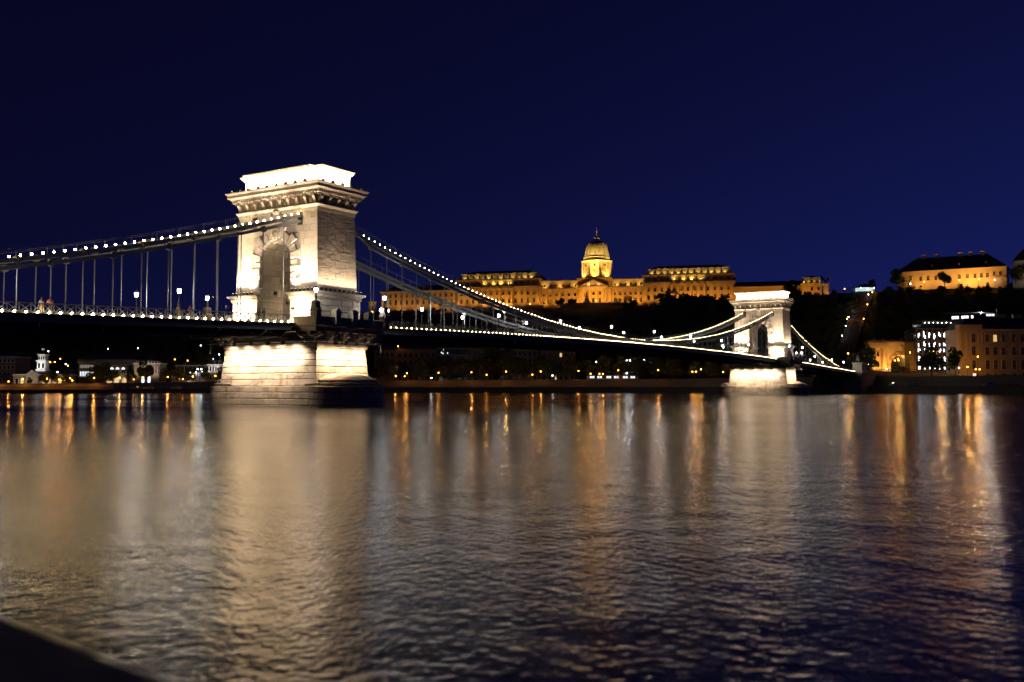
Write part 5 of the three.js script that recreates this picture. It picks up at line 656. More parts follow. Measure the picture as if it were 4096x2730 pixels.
// right of the far tower
{ const t = thing('tunnel_portal', 'orange lit stone tunnel portal with columns and big round arch', 'tunnel portal', at(178.3, 440, 8.6), YAW), st = mat(0.46, 0.36, 0.22, 0.9, { map: stoneMap, bumpMap: rockBump, bumpScale: 0.15 }); const s = poly([[-14.6, -2], [14.6, -2], [14.6, 14], [-14.6, 14]]), hole = new THREE.Path(); hole.moveTo(-5, -1.5); hole.lineTo(5, -1.5); hole.lineTo(5, 3.6); hole.absarc(0, 3.6, 5, 0, Math.PI); s.holes.push(hole); add(t, 'wall', ext(s, 5).translate(0, 0, -5), st); const st2 = mat(0.3, 0.23, 0.14, 0.9, { map: stoneMap, bumpMap: rockBump, bumpScale: 0.15 });
  for (let i = 0; i < 13; i++) { const a0 = Math.PI * (i + 0.06) / 13, a1 = Math.PI * (i + 0.94) / 13, P = (a, R) => V(R * Math.cos(a), 3.6 + R * Math.sin(a), 0.3); add(t, 'voussoir', stone([P(a0, 5), P(a0, 6.7), P(a1, 6.7), P(a1, 5)], 0.6, 0.1, 0.04), i % 2 ? st : st2); } for (const s2 of [-1, 1]) for (let k = 0; k < 4; k++) add(t, 'jamb_stone', stone([V(s2 > 0 ? 5 : -6.7, -1.4 + k * 1.25, 0.3), V(s2 > 0 ? 6.7 : -5, -1.4 + k * 1.25, 0.3), V(s2 > 0 ? 6.7 : -5, -0.2 + k * 1.25, 0.3), V(s2 > 0 ? 5 : -6.7, -0.2 + k * 1.25, 0.3)], 0.6, 0.06, 0.02), st);
  for (const x of [-13.4, -8.2, 8.2, 13.4]) add(t, 'column', [cyl(1.15, 1.0, 9.6, x, 1.6, 0.7, 16), box(2.8, 0.6, 2, x, 1.3, 0.6), box(2.7, 0.5, 2, x, 11.4, 0.7)], st); for (const x of [-10.8, 10.8]) windows(t, [x], 3, 1.3, 1.7, false, 0.02, { frame: st }); for (const x of [-10.8]) windows(t, [x], 8, 1.3, 1.9, false, 0.02, { frame: st }); add(t, 'entablature', [span(-15, -6.8, 11.7, 13.2, 0, 1.7), span(6.8, 15, 11.7, 13.2, 0, 1.7), span(-15.6, 15.6, 14, 14.6, -4, 1.4), span(-15.4, -6.6, 13.2, 14, 0, 1.6), span(-6.6, 15.4, 13.2, 14, 0, 0.8)], st); add(t, 'roof_wall', [span(-14.6, 14.6, 14.6, 15.4, -3, 0.2), ...row(-14.4, 14.4, 7).map((x) => box(0.5, 1.7, 0.5, x, 15.4, 0.1))], W.rose);
  add(t, 'crest', [ball(0.9, 0, 12.2, 0.2, 1, 1.2, 0.5, 8), ball(0.5, 0, 10.8, 0.3, 1, 0.8, 0.6, 6), ball(0.5, -0.9, 12.4, 0.1, 0.6, 1, 0.5, 6), ball(0.5, 0.9, 12.4, 0.1, 0.6, 1, 0.5, 6)], st); add(t, 'tunnel_lining', new THREE.CylinderGeometry(4.96, 4.96, 26, 20, 1, true, Math.PI / 2, Math.PI).rotateX(Math.PI / 2).rotateZ(Math.PI).rotateZ(Math.PI).translate(0, 3.6, -17.5), W.cream).material.side = THREE.DoubleSide;
  for (const [i, x] of [-10.8, -5, 4, 10.8].entries()) flood(at(178.3 + x, 433, 9), at(178.3 + x * 0.96, 440, 17), new THREE.Color().setRGB(1, 0.46, 0.1), 620, 66, `${ORD[i]} orange floodlight from the left before the tunnel portal`, 'floodlights round the square'); point(at(178.3, 444, 15.6), new THREE.Color().setRGB(1, 0.6, 0.2), 160, 0.3); add(t, 'tunnel_lamp', ball(0.22, 0, 7, -4, 1, 1, 1, 6), M.sodium); }
{ const t = thing('modern_office', 'modern office building with vertical white light strips in its windows', 'building', at(186.9, 421, 6), YAW), fr = mat(0.12, 0.085, 0.06, 0.7); add(t, 'core', span(-9.2, 9.2, -3, 22, -14, -0.6), W.glass); const ys = [0, 3.6, 7.3, 11.2, 13.8, 16.9, 22.2].map((v) => v); for (const y of ys) add(t, 'floor_beam', span(-9.4, 9.4, y - 0.35, y + 0.25, -0.7, 0.15), fr); const xs = [-8.9, -6.4, -4.1, -1.9, 0.3, 2.3, 4.5, 7.1]; for (const x of [...xs, 9.3]) add(t, 'pier', span(x - 0.75, x - 0.25, -1, 22, -0.7, 0.1), fr); const r = rng(31);
  xs.forEach((x, i) => ys.slice(0, -1).forEach((y, k) => { const h = ys[k + 1] - y, top = k === 5; add(t, 'light_strip', box(0.2, h * (top ? 0.42 : 0.5) * (0.7 + 0.5 * r()), 0.08, x + 0.15 + r() * 0.35, y + h * (0.35 + 0.25 * r()), -0.35), litCool); if (top || r() > 0.4) add(t, 'light_strip', box(0.22, h * 0.3 * (0.6 + 0.6 * r()), 0.08, x + 0.45 + r() * 0.5, y + h * (0.25 + 0.4 * r()), -0.35), litCool); })); add(t, 'set_back_storey', span(-6, 9.4, 22, 25.4, -13, -2.5), W.glass); add(t, 'roof_slab', [span(-6.6, 9.6, 25.4, 25.8, -13, -1.9)], fr); for (let i = 0; i < 7; i++) { add(t, 'terrace_lamp', ball(0.13, -5 + i * 1.9, 24.9, -1.8, 1, 1, 1, 6), M.whiteLamp); } point(at(189, 424, 30.5), COLD, 12, 0.15); }
{ const t = thing('roof_restaurant', 'white lit glass restaurant on the roofs right of the portal', 'building', at(208, 433, 30), YAW); add(t, 'floor', span(-12, 12, 0, 1.6, -6, 1), W.slate); add(t, 'roof', [span(-11, 10.5, 5.9, 6.2, -5, 0.8)], W.slate); for (let i = 0; i < 9; i++) { add(t, 'lit_window', span(-9.2 + i * 1.1, -8.3 + i * 1.1, 3.2 + i * 0.05, 4.5 + i * 0.05, -0.6, -0.5), i % 4 === 3 ? W.glass : glow(1, 0.86, 0.78, 2)); } for (let i = 0; i < 3; i++) add(t, 'lit_window', span(6.4 + i * 1.3, 7.5 + i * 1.3, 4.6, 5.6, -0.6, -0.5), glow(0.85, 0.95, 1, 1.2)); add(t, 'mast', cyl(0.08, 0.08, 8, 11.4, 0, -1, 6), M.steel); add(t, 'spotlight_glass', ball(0.24, 3.4, 6, 0.9, 1, 1, 1, 8), glow(1, 0.98, 0.92, 120)); point(at(211.4, 431.8, 36), COOL, 220, 0.2); }
{ const a = 205.3; const o = bld('sandstone_building', 'big sandstone building with arched windows at the right edge', 'building', a + 9.9, 408, 6.3, 50, 20.9, 18, W.sand, { trim: W.sand, roof: 5, bands: [2.9, 9.2, 14.8], rows: [{ y: 0.1, xs: [-19.1, -13.4, -10, -6.5, -2, 2, 6, 10, 14], w: 1.4, h: 1.9, bars: true, lit: (i) => i === 0 ? glow(1, 0.85, 0.6, 1.4) : null }, { y: 3.9, xs: [-19.2, -13.4, -10, -6.5, -2.1, 1.6, 5.4, 9.2], w: 1.5, h: 3.8, arch: true, bars: true }, { y: 9.8, xs: [-19.2], w: 1.6, h: 3.8, arch: true, bars: true }, { y: 15.2, xs: [-19.2], w: 1.6, h: 3.8, arch: true, bars: true }, { y: 9.9, xs: [-13.4, -10, -6.5, -2.1, 1.6, 5.4, 9.2], w: 1.5, h: 3.1, bars: true }, { y: 15.5, xs: [-13.4, -10, -6.5, -2.1, 1.6, 5.4, 9.2], w: 1.5, h: 2.9, bars: true, lit: (i) => i === 1 ? litWarm : null }] });
  add(o, 'corner_bay', [span(-25.2, -15.2, -1, 21.2, 0, 0.6)].map((g) => g.translate(0, 0, -0.61)), W.sand); add(o, 'attic', [span(-25, -15.4, 20.9, 22.8, -4, 0.2), ...row(-22.6, -18, 12).map((x) => box(0.16, 1, 0.2, x, 22, 0.3))], W.sand); for (const x of [-24.4, -22, -17, -15.6]) for (const y of [9.4, 15]) add(o, 'pilaster', span(x - 0.3, x + 0.3, y, y + 5.2, 0, 0.3), W.sand); for (const x of [-13.4, -10, -6.5, -2.1, 1.6]) { add(o, 'window_pediment', ext(poly([[-1.3, 0], [1.3, 0], [0, 0.6]]), 0.5).translate(x, 13.5, 0), W.sand); add(o, 'window_hood', box(2.4, 0.25, 0.6, x, 18.9, 0.2), W.sand); } for (const [i, x] of [6, 12].entries()) add(o, 'chimney', box(4, 1.4, 1.6, x * 1.2 - 10, 27, -9), W.sand); }
single('balustrade_wall', 'stepped upper street wall before the sandstone building', 'wall', [span(-16, 30, -4, 0.9, -0.8, 0), span(-16.2, 30, 0.9, 1.15, -1, 0.2)], mat(0.34, 0.25, 0.16, 0.9, { map: stoneMap, bumpMap: rockBump, bumpScale: 0.06 }), at(206, 386, streetY(200)), YAW);
{ // stairs and terrace edge of the square
  single('square_terrace', 'terrace wall with balustrade under the tunnel square', 'wall', [span(-11, 22, -6, 0.4, -1, 0), span(-11, 22, 0.4, 0.7, -1.2, 0.2), ...row(-10.8, 21.8, 34).map((x) => box(0.2, 0.7, 0.2, x, 1.05, -0.3)), span(-11, 22, 1.4, 1.6, -0.5, 0)], mat(0.22, 0.18, 0.13, 0.92, { map: stoneMap }), at(160, 404, 8.4), YAW);
  single('stair_flight', 'pale stair flight rising to the square right of the lion', 'stairs', [bar([-4.6, -4.4, 0], [0, -1.4, 0], 0.5, 0.7), bar([0, -1.4, 0], [1, -1.4, 0], 0.5, 0.7), bar([1, -1.4, 0], [3, 0, 0], 0.5, 0.7), ...Array.from({ length: 12 }, (_, i) => box(0.5, 0.25, 2, -4.4 + i * 0.39, -4.7 + i * 0.255, -1.2))], mat(0.5, 0.42, 0.3, 0.9), at(160, 402, 8.6), YAW); }
{ // funicular
  const bot = at(158.5, 456, 20), top = at(184, 497, 52), t = thing('funicular_track', 'steep funicular track running up the dark hillside', 'railway track'), B = V(...bot), Tt = V(...top), side = Tt.clone().sub(B).cross(V(0, 1, 0)).normalize(); const bed = mat(0.06, 0.042, 0.03, 0.95);
  add(t, 'track_bed', [bar(B, Tt, 7.5, 0.5), ...[-3.6, 3.6].map((o) => bar(B.clone().addScaledVector(side, o), Tt.clone().addScaledVector(side, o), 0.6, 1.2))], bed); for (const o of [-2.4, -1.2, 1.2, 2.4]) add(t, 'rail', bar(B.clone().addScaledVector(side, o).add(V(0, 0.4, 0)), Tt.clone().addScaledVector(side, o).add(V(0, 0.4, 0)), 0.1), M.ironDark); for (let i = 1; i < 30; i++) { const p = B.clone().lerp(Tt, i / 30); add(t, 'sleeper', bar(p.clone().addScaledVector(side, -2.9).add(V(0, 0.3, 0)), p.clone().addScaledVector(side, 2.9).add(V(0, 0.3, 0)), 0.3), bed); }
  add(t, 'footbridge', bar(B.clone().lerp(Tt, 0.58).addScaledVector(side, -5).add(V(0, 3.2, 0)), B.clone().lerp(Tt, 0.58).addScaledVector(side, 5).add(V(0, 3.2, 0)), 0.8, 0.5), bed);
  [[0.9, 3.8, 's'], [0.68, 3.4, 's'], [0.44, -4, 's'], [0.43, 4, 's'], [0.62, -3.6, 'w'], [0.47, -3.6, 'w'], [0.32, -3.4, 'w'], [0.16, -3.4, 'w'], [0.86, 2.2, 'w']].forEach(([f, o, k], i) => { const p = B.clone().lerp(Tt, f).addScaledVector(side, o), l = thing('track_lamp', `${ORD[i]} ${k === 's' ? 'orange' : 'white'} lamp beside the funicular track`, 'lamp', p.toArray(), 0, 'lamps along the funicular'); add(l, 'post', cyl(0.07, 0.05, 2.2, 0, 0, 0, 6), M.ironDark); add(l, 'lamp_head', ball(k === 's' ? 0.22 : 0.17, 0, 2.3, 0, 1, 1, 1, 7), k === 's' ? M.sodium : M.whiteLamp); point([p.x, p.y + 2.3, p.z], k === 's' ? SOD : COLD, k === 's' ? 13 : 4, 0.2); });
  const s = thing('funicular_station', 'round glass funicular station glowing white on the crest', 'building', at(185, 503, 52.4), YAW); add(s, 'floor', cyl(5.6, 5.6, 0.5, 0, -0.6, 0, 20), W.grey); for (let i = 0; i < 16; i++) { const a = i * Math.PI / 8; add(s, 'glass_pane', box(1.9, 1.9, 0.06, 5.1 * Math.sin(a), 0.95, 5.1 * Math.cos(a), a), [3, 7].includes(i % 9) ? W.glass : glow(0.75, 1, 1, i > 10 || i < 2 ? 0.75 : 0.3)); add(s, 'post', cyl(0.08, 0.08, 2.1, 5.1 * Math.sin(a + 0.196), 0, 5.1 * Math.cos(a + 0.196), 6), M.steel); } add(s, 'roof', lathe([[5.9, 2], [5.8, 2.2], [3.2, 3], [2.6, 3.1], [2.6, 3.6], [2.8, 3.65], [1.2, 4.1], [0.001, 4.3]], 24), W.slate); for (let i = 0; i < 5; i++) add(s, 'ceiling_lamp', ball(0.16, -3.4 + i * 1.7, 1.8, 4.4, 1, 1, 1, 6), M.whiteLamp); point(at(185, 497, 53.6), COLD, 16, 0.3); }
{ // mansion on the crest
  const A = at(206, 512), Bq = at(250.6, 485), ang = Math.atan2(-(Bq[2] - A[2]), Bq[0] - A[0]), L = Math.hypot(Bq[0] - A[0], Bq[2] - A[2]), t = thing('hilltop_mansion', 'long orange lit mansion with dark hipped roof and chimneys on the crest', 'mansion', [A[0], 56, A[2]], ang), or = mat(0.6, 0.42, 0.22, 0.9, { map: plasterMap });
  add(t, 'wall', [span(0, L, -5, 7.4, -16, 0), span(8.4, L - 6.6, -5, 7.4, 0, 0.35)], or); add(t, 'cornice', [span(-0.5, L + 0.5, 7.4, 7.8, -16.5, 0.8), span(8.4, L - 6.6, 2.2, 2.35, 0, 0.45)], or); add(t, 'roof', frustum(L / 2 + 0.7, 8.8, L / 2 - 9, 0.3, 7.8, 15.6, L / 2, -8), M.roof);
  for (const f of [0.24, 0.36, 0.58, 0.67, 0.78]) add(t, 'chimney', [box(1.9, 2.6, 1.2, L * f, 15.6, -7.6), box(2.1, 0.3, 1.4, L * f, 17, -7.6)], or); for (const f of [0.33, 0.58, 0.82]) add(t, 'roof_hatch', box(0.5, 0.8, 0.6, L * f, 10.4, -1.9), or); const fx = [0.227, 0.295, 0.366, 0.47, 0.584, 0.656, 0.723, 0.78, 0.834].map((f) => f * L); windows(t, fx, 2.6, 1.2, 2.1, false, 0.36, { frame: or, bars: true }); windows(t, [0.06, 0.13, 0.892, 0.947].map((f) => f * L), 3.2, 1.2, 2.1, false, 0.01, { frame: or, bars: true }); windows(t, [0.227, 0.6, 0.834].map((f) => f * L), -1, 1.2, 1, false, 0.36, { frame: or }); for (const x of [0.227, 0.656, 0.834].map((f) => f * L)) add(t, 'window_pediment', ext(poly([[-1.2, 0], [1.2, 0], [0, 0.55]]), 0.3).translate(x, 5.6, 0.36), or); add(t, 'porch', [span(2, 7, 2.2, 2.5, 0, 1.8), ...[2.2, 4.5, 6.8].map((x) => box(0.3, 5, 0.3, x, -0.2, 1.6)), span(2, 7, 3.2, 3.35, 1.6, 1.8)], or); add(t, 'porch', [span(L - 5.6, L - 0.6, 2.2, 2.5, 0, 1.8), ...[5.4, 3.1, 0.8].map((x) => box(0.3, 5, 0.3, L - x, -0.2, 1.6)), span(L - 5.6, L - 0.6, 3.2, 3.35, 1.6, 1.8)], or);
  const wp = (x, y, z) => { const v = V(x, y, z).applyAxisAngle(V(0, 1, 0), ang); return [A[0] + v.x, 56 + v.y, A[2] + v.z]; }; [[12, 430], [23, 430], [35, 900], [44, 430]].forEach(([x, cd], i) => flood(wp(x, -1.6, 9), wp(x, 4.6, 0), new THREE.Color().setRGB(1, 0.52, 0.13), cd, 62, `${ORD[i]} orange floodlight from the left before the hilltop mansion`, 'floodlights on the crest', palaceLens, 1.2));
  const c = bld('corner_mansion', 'pale mansion corner with steep dark roof at the right picture edge', 'mansion', 255.1, 465, 54, 21, 10.4, 14, W.white, { turn: -0.5, roof: 10, rin: 8, bands: [5], rows: [{ y: 6, n: 4, w: 1.3, h: 2.2 }] }); flood(at(248, 457, 55), at(251, 467, 60), new THREE.Color().setRGB(1, 0.7, 0.35), 60, 60, 'warm floodlight before the mansion corner at the right edge', 'floodlights on the crest'); }
{ // bridgehead with its lion
  const t = thing('bridge_abutment', 'dark stone abutment carrying the hill end of the bridge', 'abutment', [0, 0, -291.5]), st = M.sooty; add(t, 'wall', [span(-9.4, 9.4, -2, 7.6, -40, 0), span(-9.7, 9.7, 7.6, 8.2, -40, 0.3)], st); add(t, 'parapet', [span(8.6, 9.2, 8.2, 9.4, -40, -8), span(-9.2, -8.6, 8.2, 9.4, -40, -8)], st); courses(t, 'abutment_block', [M.sooty], steps(-0.5, 7.5, 7), -9.3, 9.3, 2.6, (u, y) => V(u, y, 0.35), rng(4), { ch: 0.05, gap: 0.03, depth: 0.4 });
  const ped = join([frustum(1.9, 3.5, 1.75, 3.3, -1.5, 2.3), box(4, 0.45, 7.2, 0, 2.5, 0), box(4.1, 0.5, 7.4, 0, -1.3, 0)]), lion = join([ball(1, 0, 1.0, -0.2, 0.85, 0.85, 2.1, 10), ball(0.95, 0, 1.5, 1.5, 0.95, 1.15, 0.9, 10), ball(0.62, 0, 2.35, 2.1, 0.95, 0.95, 1, 10), ball(0.34, 0, 2.15, 2.65, 0.9, 0.8, 0.9, 8), ball(0.7, 0, 0.7, -1.9, 1.25, 0.9, 1, 8), bar([0.55, 0.25, 1.4], [0.55, 0.25, 3.2], 0.45, 0.4), bar([-0.55, 0.25, 1.4], [-0.55, 0.25, 3.2], 0.45, 0.4), bar([0.9, 0.25, -2], [0.9, 0.25, -0.6], 0.45, 0.4), bar([-0.9, 0.25, -2], [-0.9, 0.25, -0.6], 0.45, 0.4), ball(0.16, 0.42, 2.8, 1.9), ball(0.16, -0.42, 2.8, 1.9), bar([0, 0.5, -2.6], [0.9, 0.25, -3], 0.2)]);
  for (const s of [1, -1]) { single('lion_pedestal', `stone pedestal of the ${s > 0 ? 'near' : 'far'} lion at the bridgehead`, 'pedestal', ped, M.stone[2], [s * 7.6, 9.4, -296], 0, 'lion pedestals'); single('lion_statue', `crouching stone lion on the ${s > 0 ? 'near' : 'far'} bridgehead pedestal`, 'statue', lion, M.sooty, [s * 7.6, 12.1, -296], 0, 'stone lions'); } }
// ---------- vehicles ----------
function carThing(label, p, turn, paint, suv = false) {
  const t = thing('parked_car', label, 'car', p, turn, 'cars on the lower quay'), h = suv ? 1.7 : 1.45;
  const prof = poly([[-2.1, 0.35], [-2.15, 0.75], [-1.9, 0.92], [-1.25, h - 0.5], [-0.8, h - 0.06], [0.5, h], [suv ? 1.5 : 1.0, h - 0.08], [suv ? 1.95 : 1.75, 0.98], [2.15, 0.85], [2.15, 0.35]]); add(t, 'body', ext(prof, 1.6, 0.06).translate(0, 0, -0.8), paint); const win = poly([[-1.2, 0.95], [-0.75, h - 0.16], [0.45, h - 0.1], [suv ? 1.4 : 0.95, h - 0.18], [suv ? 1.75 : 1.5, 0.98]]); for (const z of [0.865, -0.905]) add(t, 'side_window', ext(win, 0.04).translate(0, 0, z), W.glass);
  for (const x of [-1.35, 1.35]) for (const z of [0.72, -0.72]) { const w = add(t, 'wheel', cyl(0.33, 0.33, 0.22, 0, -0.11, 0, 14).rotateX(Math.PI / 2), M.black, [x, 0.33, z]); add(w, 'rim', cyl(0.2, 0.2, 0.24, 0, -0.12, 0, 10).rotateX(Math.PI / 2), M.steel); } for (const z of [0.6, -0.6]) { add(t, 'headlight', box(0.06, 0.14, 0.3, -2.2, 0.72, z), M.steel); add(t, 'tail_light', box(0.06, 0.14, 0.3, 2.22, 0.78, z), mat(0.4, 0.02, 0.01, 0.3)); } return t;
}
const carAt = (a, off) => at(a, bankB(a) + off, quayY(a));
carThing('silver estate car on the quay below the sandstone building', carAt(184, 9), YAW + 0.3, mat(0.5, 0.5, 0.5, 0.3, { metal: 0.6 }), true); carThing('dark red car behind the silver estate car on the quay', carAt(191.2, 9.5), YAW + 0.3, mat(0.25, 0.02, 0.01, 0.3)); carThing('white car cut by the right picture edge on the quay', carAt(197.6, 9), YAW + 0.3, mat(0.6, 0.6, 0.6, 0.3));
{ const t = carThing('pale taxi with lit roof sign on the quay right of the lion', carAt(153.2, 9), YAW + 0.3, mat(0.55, 0.5, 0.35, 0.3)); add(t, 'roof_sign', box(0.7, 0.2, 0.3, -0.1, 1.55, 0), glow(1, 0.85, 0.6, 5)); } carThing('grey car on the quay right of the taxi', carAt(160.2, 9.5), YAW + 0.3, mat(0.2, 0.2, 0.2, 0.3));
[[-166, 'dark'], [-160.8, 'grey'], [-156.2, 'pale'], [-146.6, 'silver']].forEach(([a, c], i) => carThing(`${c} parked car on the left quay, ${ORD[i]} of four from the left`, carAt(a, 9), YAW - 0.35, { dark: mat(0.04, 0.04, 0.05, 0.3), grey: mat(0.15, 0.15, 0.16, 0.3), pale: mat(0.5, 0.46, 0.4, 0.3), silver: mat(0.4, 0.4, 0.4, 0.3, { metal: 0.5 }) }[c]));
// ---------- people on the footway ----------
function field(bones, cell, grow = 0, cut) { // tapered bones joined smoothly, meshed
  let lo = V(9, 9, 9), hi = V(-9, -9, -9); for (const [a, b, ra, rb] of bones) { const R = Math.max(ra, rb) + grow + 0.06; for (const p of [a, b]) { lo.min(V(p[0] - R, p[1] - R, p[2] - R)); hi.max(V(p[0] + R, p[1] + R, p[2] + R)); } }
  const size = Math.max(hi.x - lo.x, hi.y - lo.y, hi.z - lo.z), n = Math.min(72, Math.ceil(size / cell) + 4), c = lo.clone().add(hi).multiplyScalar(0.5), mc = new MarchingCubes(n, new THREE.MeshBasicMaterial(), false, false, 60000); mc.isolation = 0;
  for (let k = 0; k < n; k++) for (let j = 0; j < n; j++) for (let i = 0; i < n; i++) { const x = c.x + (i / n - 0.5) * size * 1.1, y = c.y + (j / n - 0.5) * size * 1.1, z = c.z + (k / n - 0.5) * size * 1.1; let d = 9; for (const [a, b, ra, rb, sx = 1] of bones) { const px = (x - a[0]) / sx, py = y - a[1], pz = z - a[2], bx = (b[0] - a[0]) / sx, by = b[1] - a[1], bz = b[2] - a[2], t = clamp((px * bx + py * by + pz * bz) / (bx * bx + by * by + bz * bz + 1e-9)), e = Math.hypot(px - bx * t, py - by * t, pz - bz * t) - lerp(ra, rb, t) - grow, h = clamp(0.5 + 0.5 * (d - e) / 0.045); d = lerp(d, e, h) - 0.045 * h * (1 - h); } if (cut) d = Math.max(d, cut(x, y, z)); mc.field[k * n * n + j * n + i] = -d; }
  mc.update(); const cnt = mc.count, g = new THREE.BufferGeometry(), pos = new Float32Array(cnt * 3), s = size * 0.55; for (let i = 0; i < cnt; i++) { pos[i * 3] = c.x + mc.positionArray[i * 3] * s; pos[i * 3 + 1] = c.y + mc.positionArray[i * 3 + 1] * s; pos[i * 3 + 2] = c.z + mc.positionArray[i * 3 + 2] * s; } g.setAttribute('position', new THREE.BufferAttribute(pos, 3)); g.setAttribute('normal', new THREE.BufferAttribute(mc.normalArray.slice(0, cnt * 3), 3)); return g;
}
function person(label, p, turn, o) {
  const t = thing('person', label, 'person', p, turn, 'people on the bridge footway'), skin = mat(0.45, 0.28, 0.2, 0.7), H = (o.h ?? 1.72) / 1.72, lean = o.lean ?? 0, sh = [0, 1.4, lean];
  const legs = [], arms = [], hands = []; for (const s of [1, -1]) { legs.push([[s * 0.1, 0.9, 0], [s * 0.11, 0.48, 0.02], 0.09, 0.062], [[s * 0.11, 0.48, 0.02], [s * 0.11, 0.09, -0.02], 0.06, 0.042], [[s * 0.11, 0.05, -0.03], [s * 0.12, 0.04, 0.14], 0.045, 0.035]); const el = [s * 0.3, 1.12, lean + 0.1], ha = o.arms === 'rail' ? [s * 0.2, 1.04, 0.38] : [s * 0.27, 0.86, lean + 0.12]; arms.push([[s * 0.19, 1.39, lean], el, 0.052, 0.042]); hands.push([el, ha, 0.038, 0.028], [ha, [ha[0] - s * 0.02, ha[1] - 0.03, ha[2] + 0.07], 0.033, 0.026]); for (let k = 0; k < 4; k++) hands.push([[ha[0] - s * 0.02 + (k - 1.5) * 0.018, ha[1] - 0.03, ha[2] + 0.07], [ha[0] - s * 0.02 + (k - 1.5) * 0.02, ha[1] - 0.07, ha[2] + 0.1 + (k % 3) * 0.006], 0.009, 0.008]); hands.push([[ha[0] - s * 0.04, ha[1], ha[2] + 0.03], [ha[0] - s * 0.065, ha[1] - 0.02, ha[2] + 0.07], 0.011, 0.009]); }
  const torso = [[[0, 0.95, 0], [0, 1.2, lean * 0.6], 0.125, 0.12, 1.25], [[0, 1.2, lean * 0.6], [0, 1.36, lean], 0.13, 0.1, 1.45]], head = [[[0, 1.43, lean], [0, 1.52, lean + 0.01], 0.055, 0.05], [[0, 1.585, lean + 0.03], [0, 1.65, lean + 0.015], 0.075, 0.092], [[0, 1.59, lean + 0.1], [0, 1.575, lean + 0.118], 0.018, 0.014], [[0.088, 1.62, lean], [0.092, 1.6, lean], 0.018, 0.014], [[-0.088, 1.62, lean], [-0.092, 1.6, lean], 0.018, 0.014]];
  add(t, 'body', field([...legs, ...torso, ...arms, ...hands, ...head], 0.026), skin); add(t, 'shirt', field([...torso, ...arms], 0.03, 0.016), o.shirt); const low = legs.filter((_, i) => i % 3 === 0 || (o.long && i % 3 === 1)); add(t, 'trousers', field(o.skirt ? [[[0, 1.0, 0], [0, 0.3, 0], 0.13, 0.2, 1.2]] : [...low, [[-0.07, 0.95, 0], [0.07, 0.95, 0], 0.12, 0.12]], 0.03, 0.02), o.trousers); add(t, 'hair', field(o.longHair ? [[[0, 1.67, lean - 0.01], [0, 1.6, lean - 0.03], 0.1, 0.095], [[0, 1.58, lean - 0.07], [0, 1.28, lean - 0.12], 0.08, 0.06, 1.3]] : [[[0, 1.68, lean - 0.01], [0, 1.62, lean - 0.03], 0.096, 0.09]], 0.02, 0, (x, y, z) => (z - lean - 0.045) + (1.66 - y) * 0.4), o.hair); for (const s of [1, -1]) { add(t, 'shoe', join([ball(0.06, s * 0.115, 0.05, 0.06, 0.9, 0.75, 2.1, 8)]), M.black); add(t, 'eye', ball(0.011, s * 0.033, 1.625, lean + 0.098, 1, 1, 1, 6), M.black); } add(t, 'mouth', box(0.045, 0.008, 0.01, 0, 1.548, lean + 0.098), mat(0.3, 0.1, 0.08, 0.6)); t.scale.setScalar(H); return t;
}
const fy = (z) => deckY(z) + 0.05, cloth = (r, g, b) => mat(r, g, b, 0.95, { bumpMap: grainBump, bumpScale: 0.004 }), brown = cloth(0.04, 0.025, 0.015);
person('woman with long dark hair, white top and beige skirt at the railing', [5.9, fy(41), 41], -Math.PI / 2 + 0.2, { h: 1.68, shirt: cloth(0.6, 0.55, 0.55), trousers: cloth(0.5, 0.38, 0.28), skirt: true, longHair: true, hair: brown });
person('man in pink shirt and dark shorts beside the woman at the railing', [5.95, fy(40.1), 40.1], -Math.PI / 2 - 0.1, { h: 1.76, lean: 0.06, arms: 'rail', shirt: cloth(0.6, 0.22, 0.2), trousers: cloth(0.04, 0.04, 0.07), hair: brown });
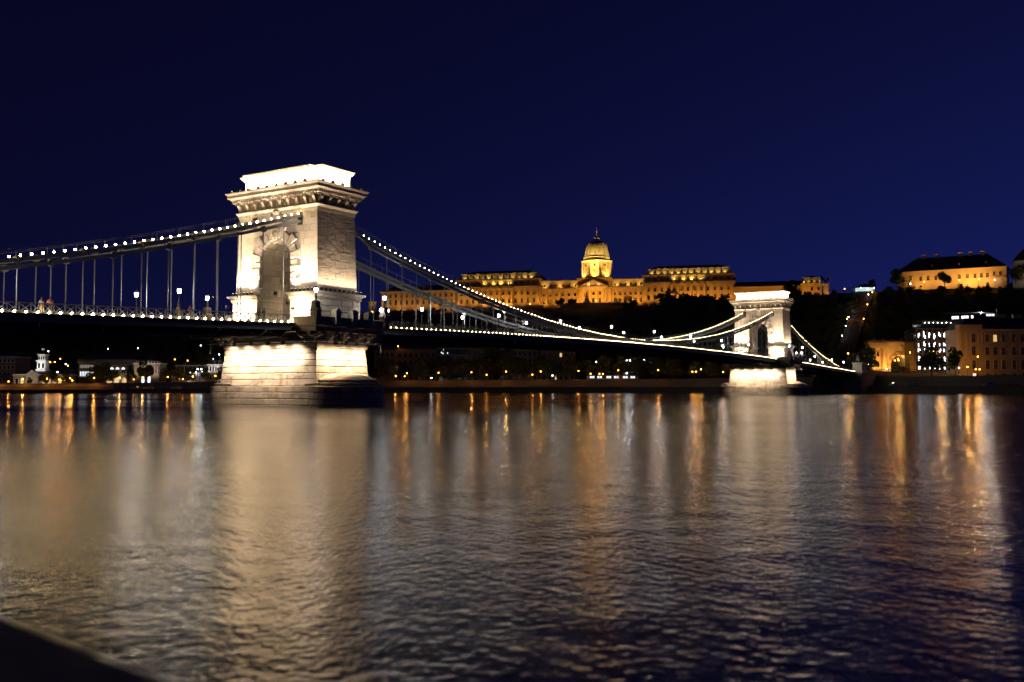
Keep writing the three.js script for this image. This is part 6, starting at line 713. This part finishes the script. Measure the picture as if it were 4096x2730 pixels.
person('person in pale grey shirt walking near the lanterns', [5.6, fy(24.1), 24.1], 0.1, { shirt: cloth(0.45, 0.45, 0.45), trousers: cloth(0.08, 0.08, 0.1), long: true, hair: brown }); person('person in dark red shirt walking near the lanterns', [5.7, fy(22.6), 22.6], Math.PI, { h: 1.66, shirt: cloth(0.3, 0.05, 0.06), trousers: cloth(0.05, 0.05, 0.06), long: true, hair: brown });
person('person in dark clothes left of another before the arch', [5.8, fy(12), 12], -Math.PI / 2, { h: 1.62, shirt: cloth(0.03, 0.03, 0.035), trousers: cloth(0.02, 0.02, 0.025), long: true, longHair: true, hair: brown }); person('person in dark clothes right of another before the arch', [5.8, fy(11.2), 11.2], -Math.PI / 2 + 0.3, { h: 1.78, shirt: cloth(0.025, 0.025, 0.03), trousers: cloth(0.02, 0.02, 0.02), long: true, hair: brown });
// ---------- the quay edge close to the eye ----------
{ const A = V(95.23, 0, 94.56), B = V(96.66, 0, 94.76), d = B.clone().sub(A).normalize(), n = V(-d.z, 0, d.x), P0 = A.clone().addScaledVector(d, -6), P1 = A.clone().addScaledVector(d, 9); if (n.dot(V(99.2 - 95.23, 0, 96.79 - 94.56)) < 0) n.negate();
  const near2 = (p, y, k) => V(p.x + n.x * k, y, p.z + n.z * k), q = [[near2(P0, 1.6, 0.05), near2(P0, 1.6, 0.9), near2(P1, 1.6, 0.9), near2(P1, 1.6, 0.05)], [near2(P0, 1.6, 0.05), near2(P1, 1.6, 0.05), near2(P1, 1.54, 0), near2(P0, 1.54, 0)], [near2(P0, 1.54, 0), near2(P1, 1.54, 0), near2(P1, -1, 0), near2(P0, -1, 0)], [near2(P0, 1.6, 0.9), near2(P0, -1, 0.9), near2(P1, -1, 0.9), near2(P1, 1.6, 0.9)]];
  single('quay_parapet', 'black stone quay edge blurred in the bottom left corner', 'parapet', quads(q), mat(0.2, 0.19, 0.17, 0.9, { map: stoneMap, bumpMap: rockBump, bumpScale: 0.02 })).material.side = THREE.DoubleSide; }
scene.traverse((o) => { if (o.isMesh) { o.castShadow = o.receiveShadow = true; } });
renderer.render(scene, camera);
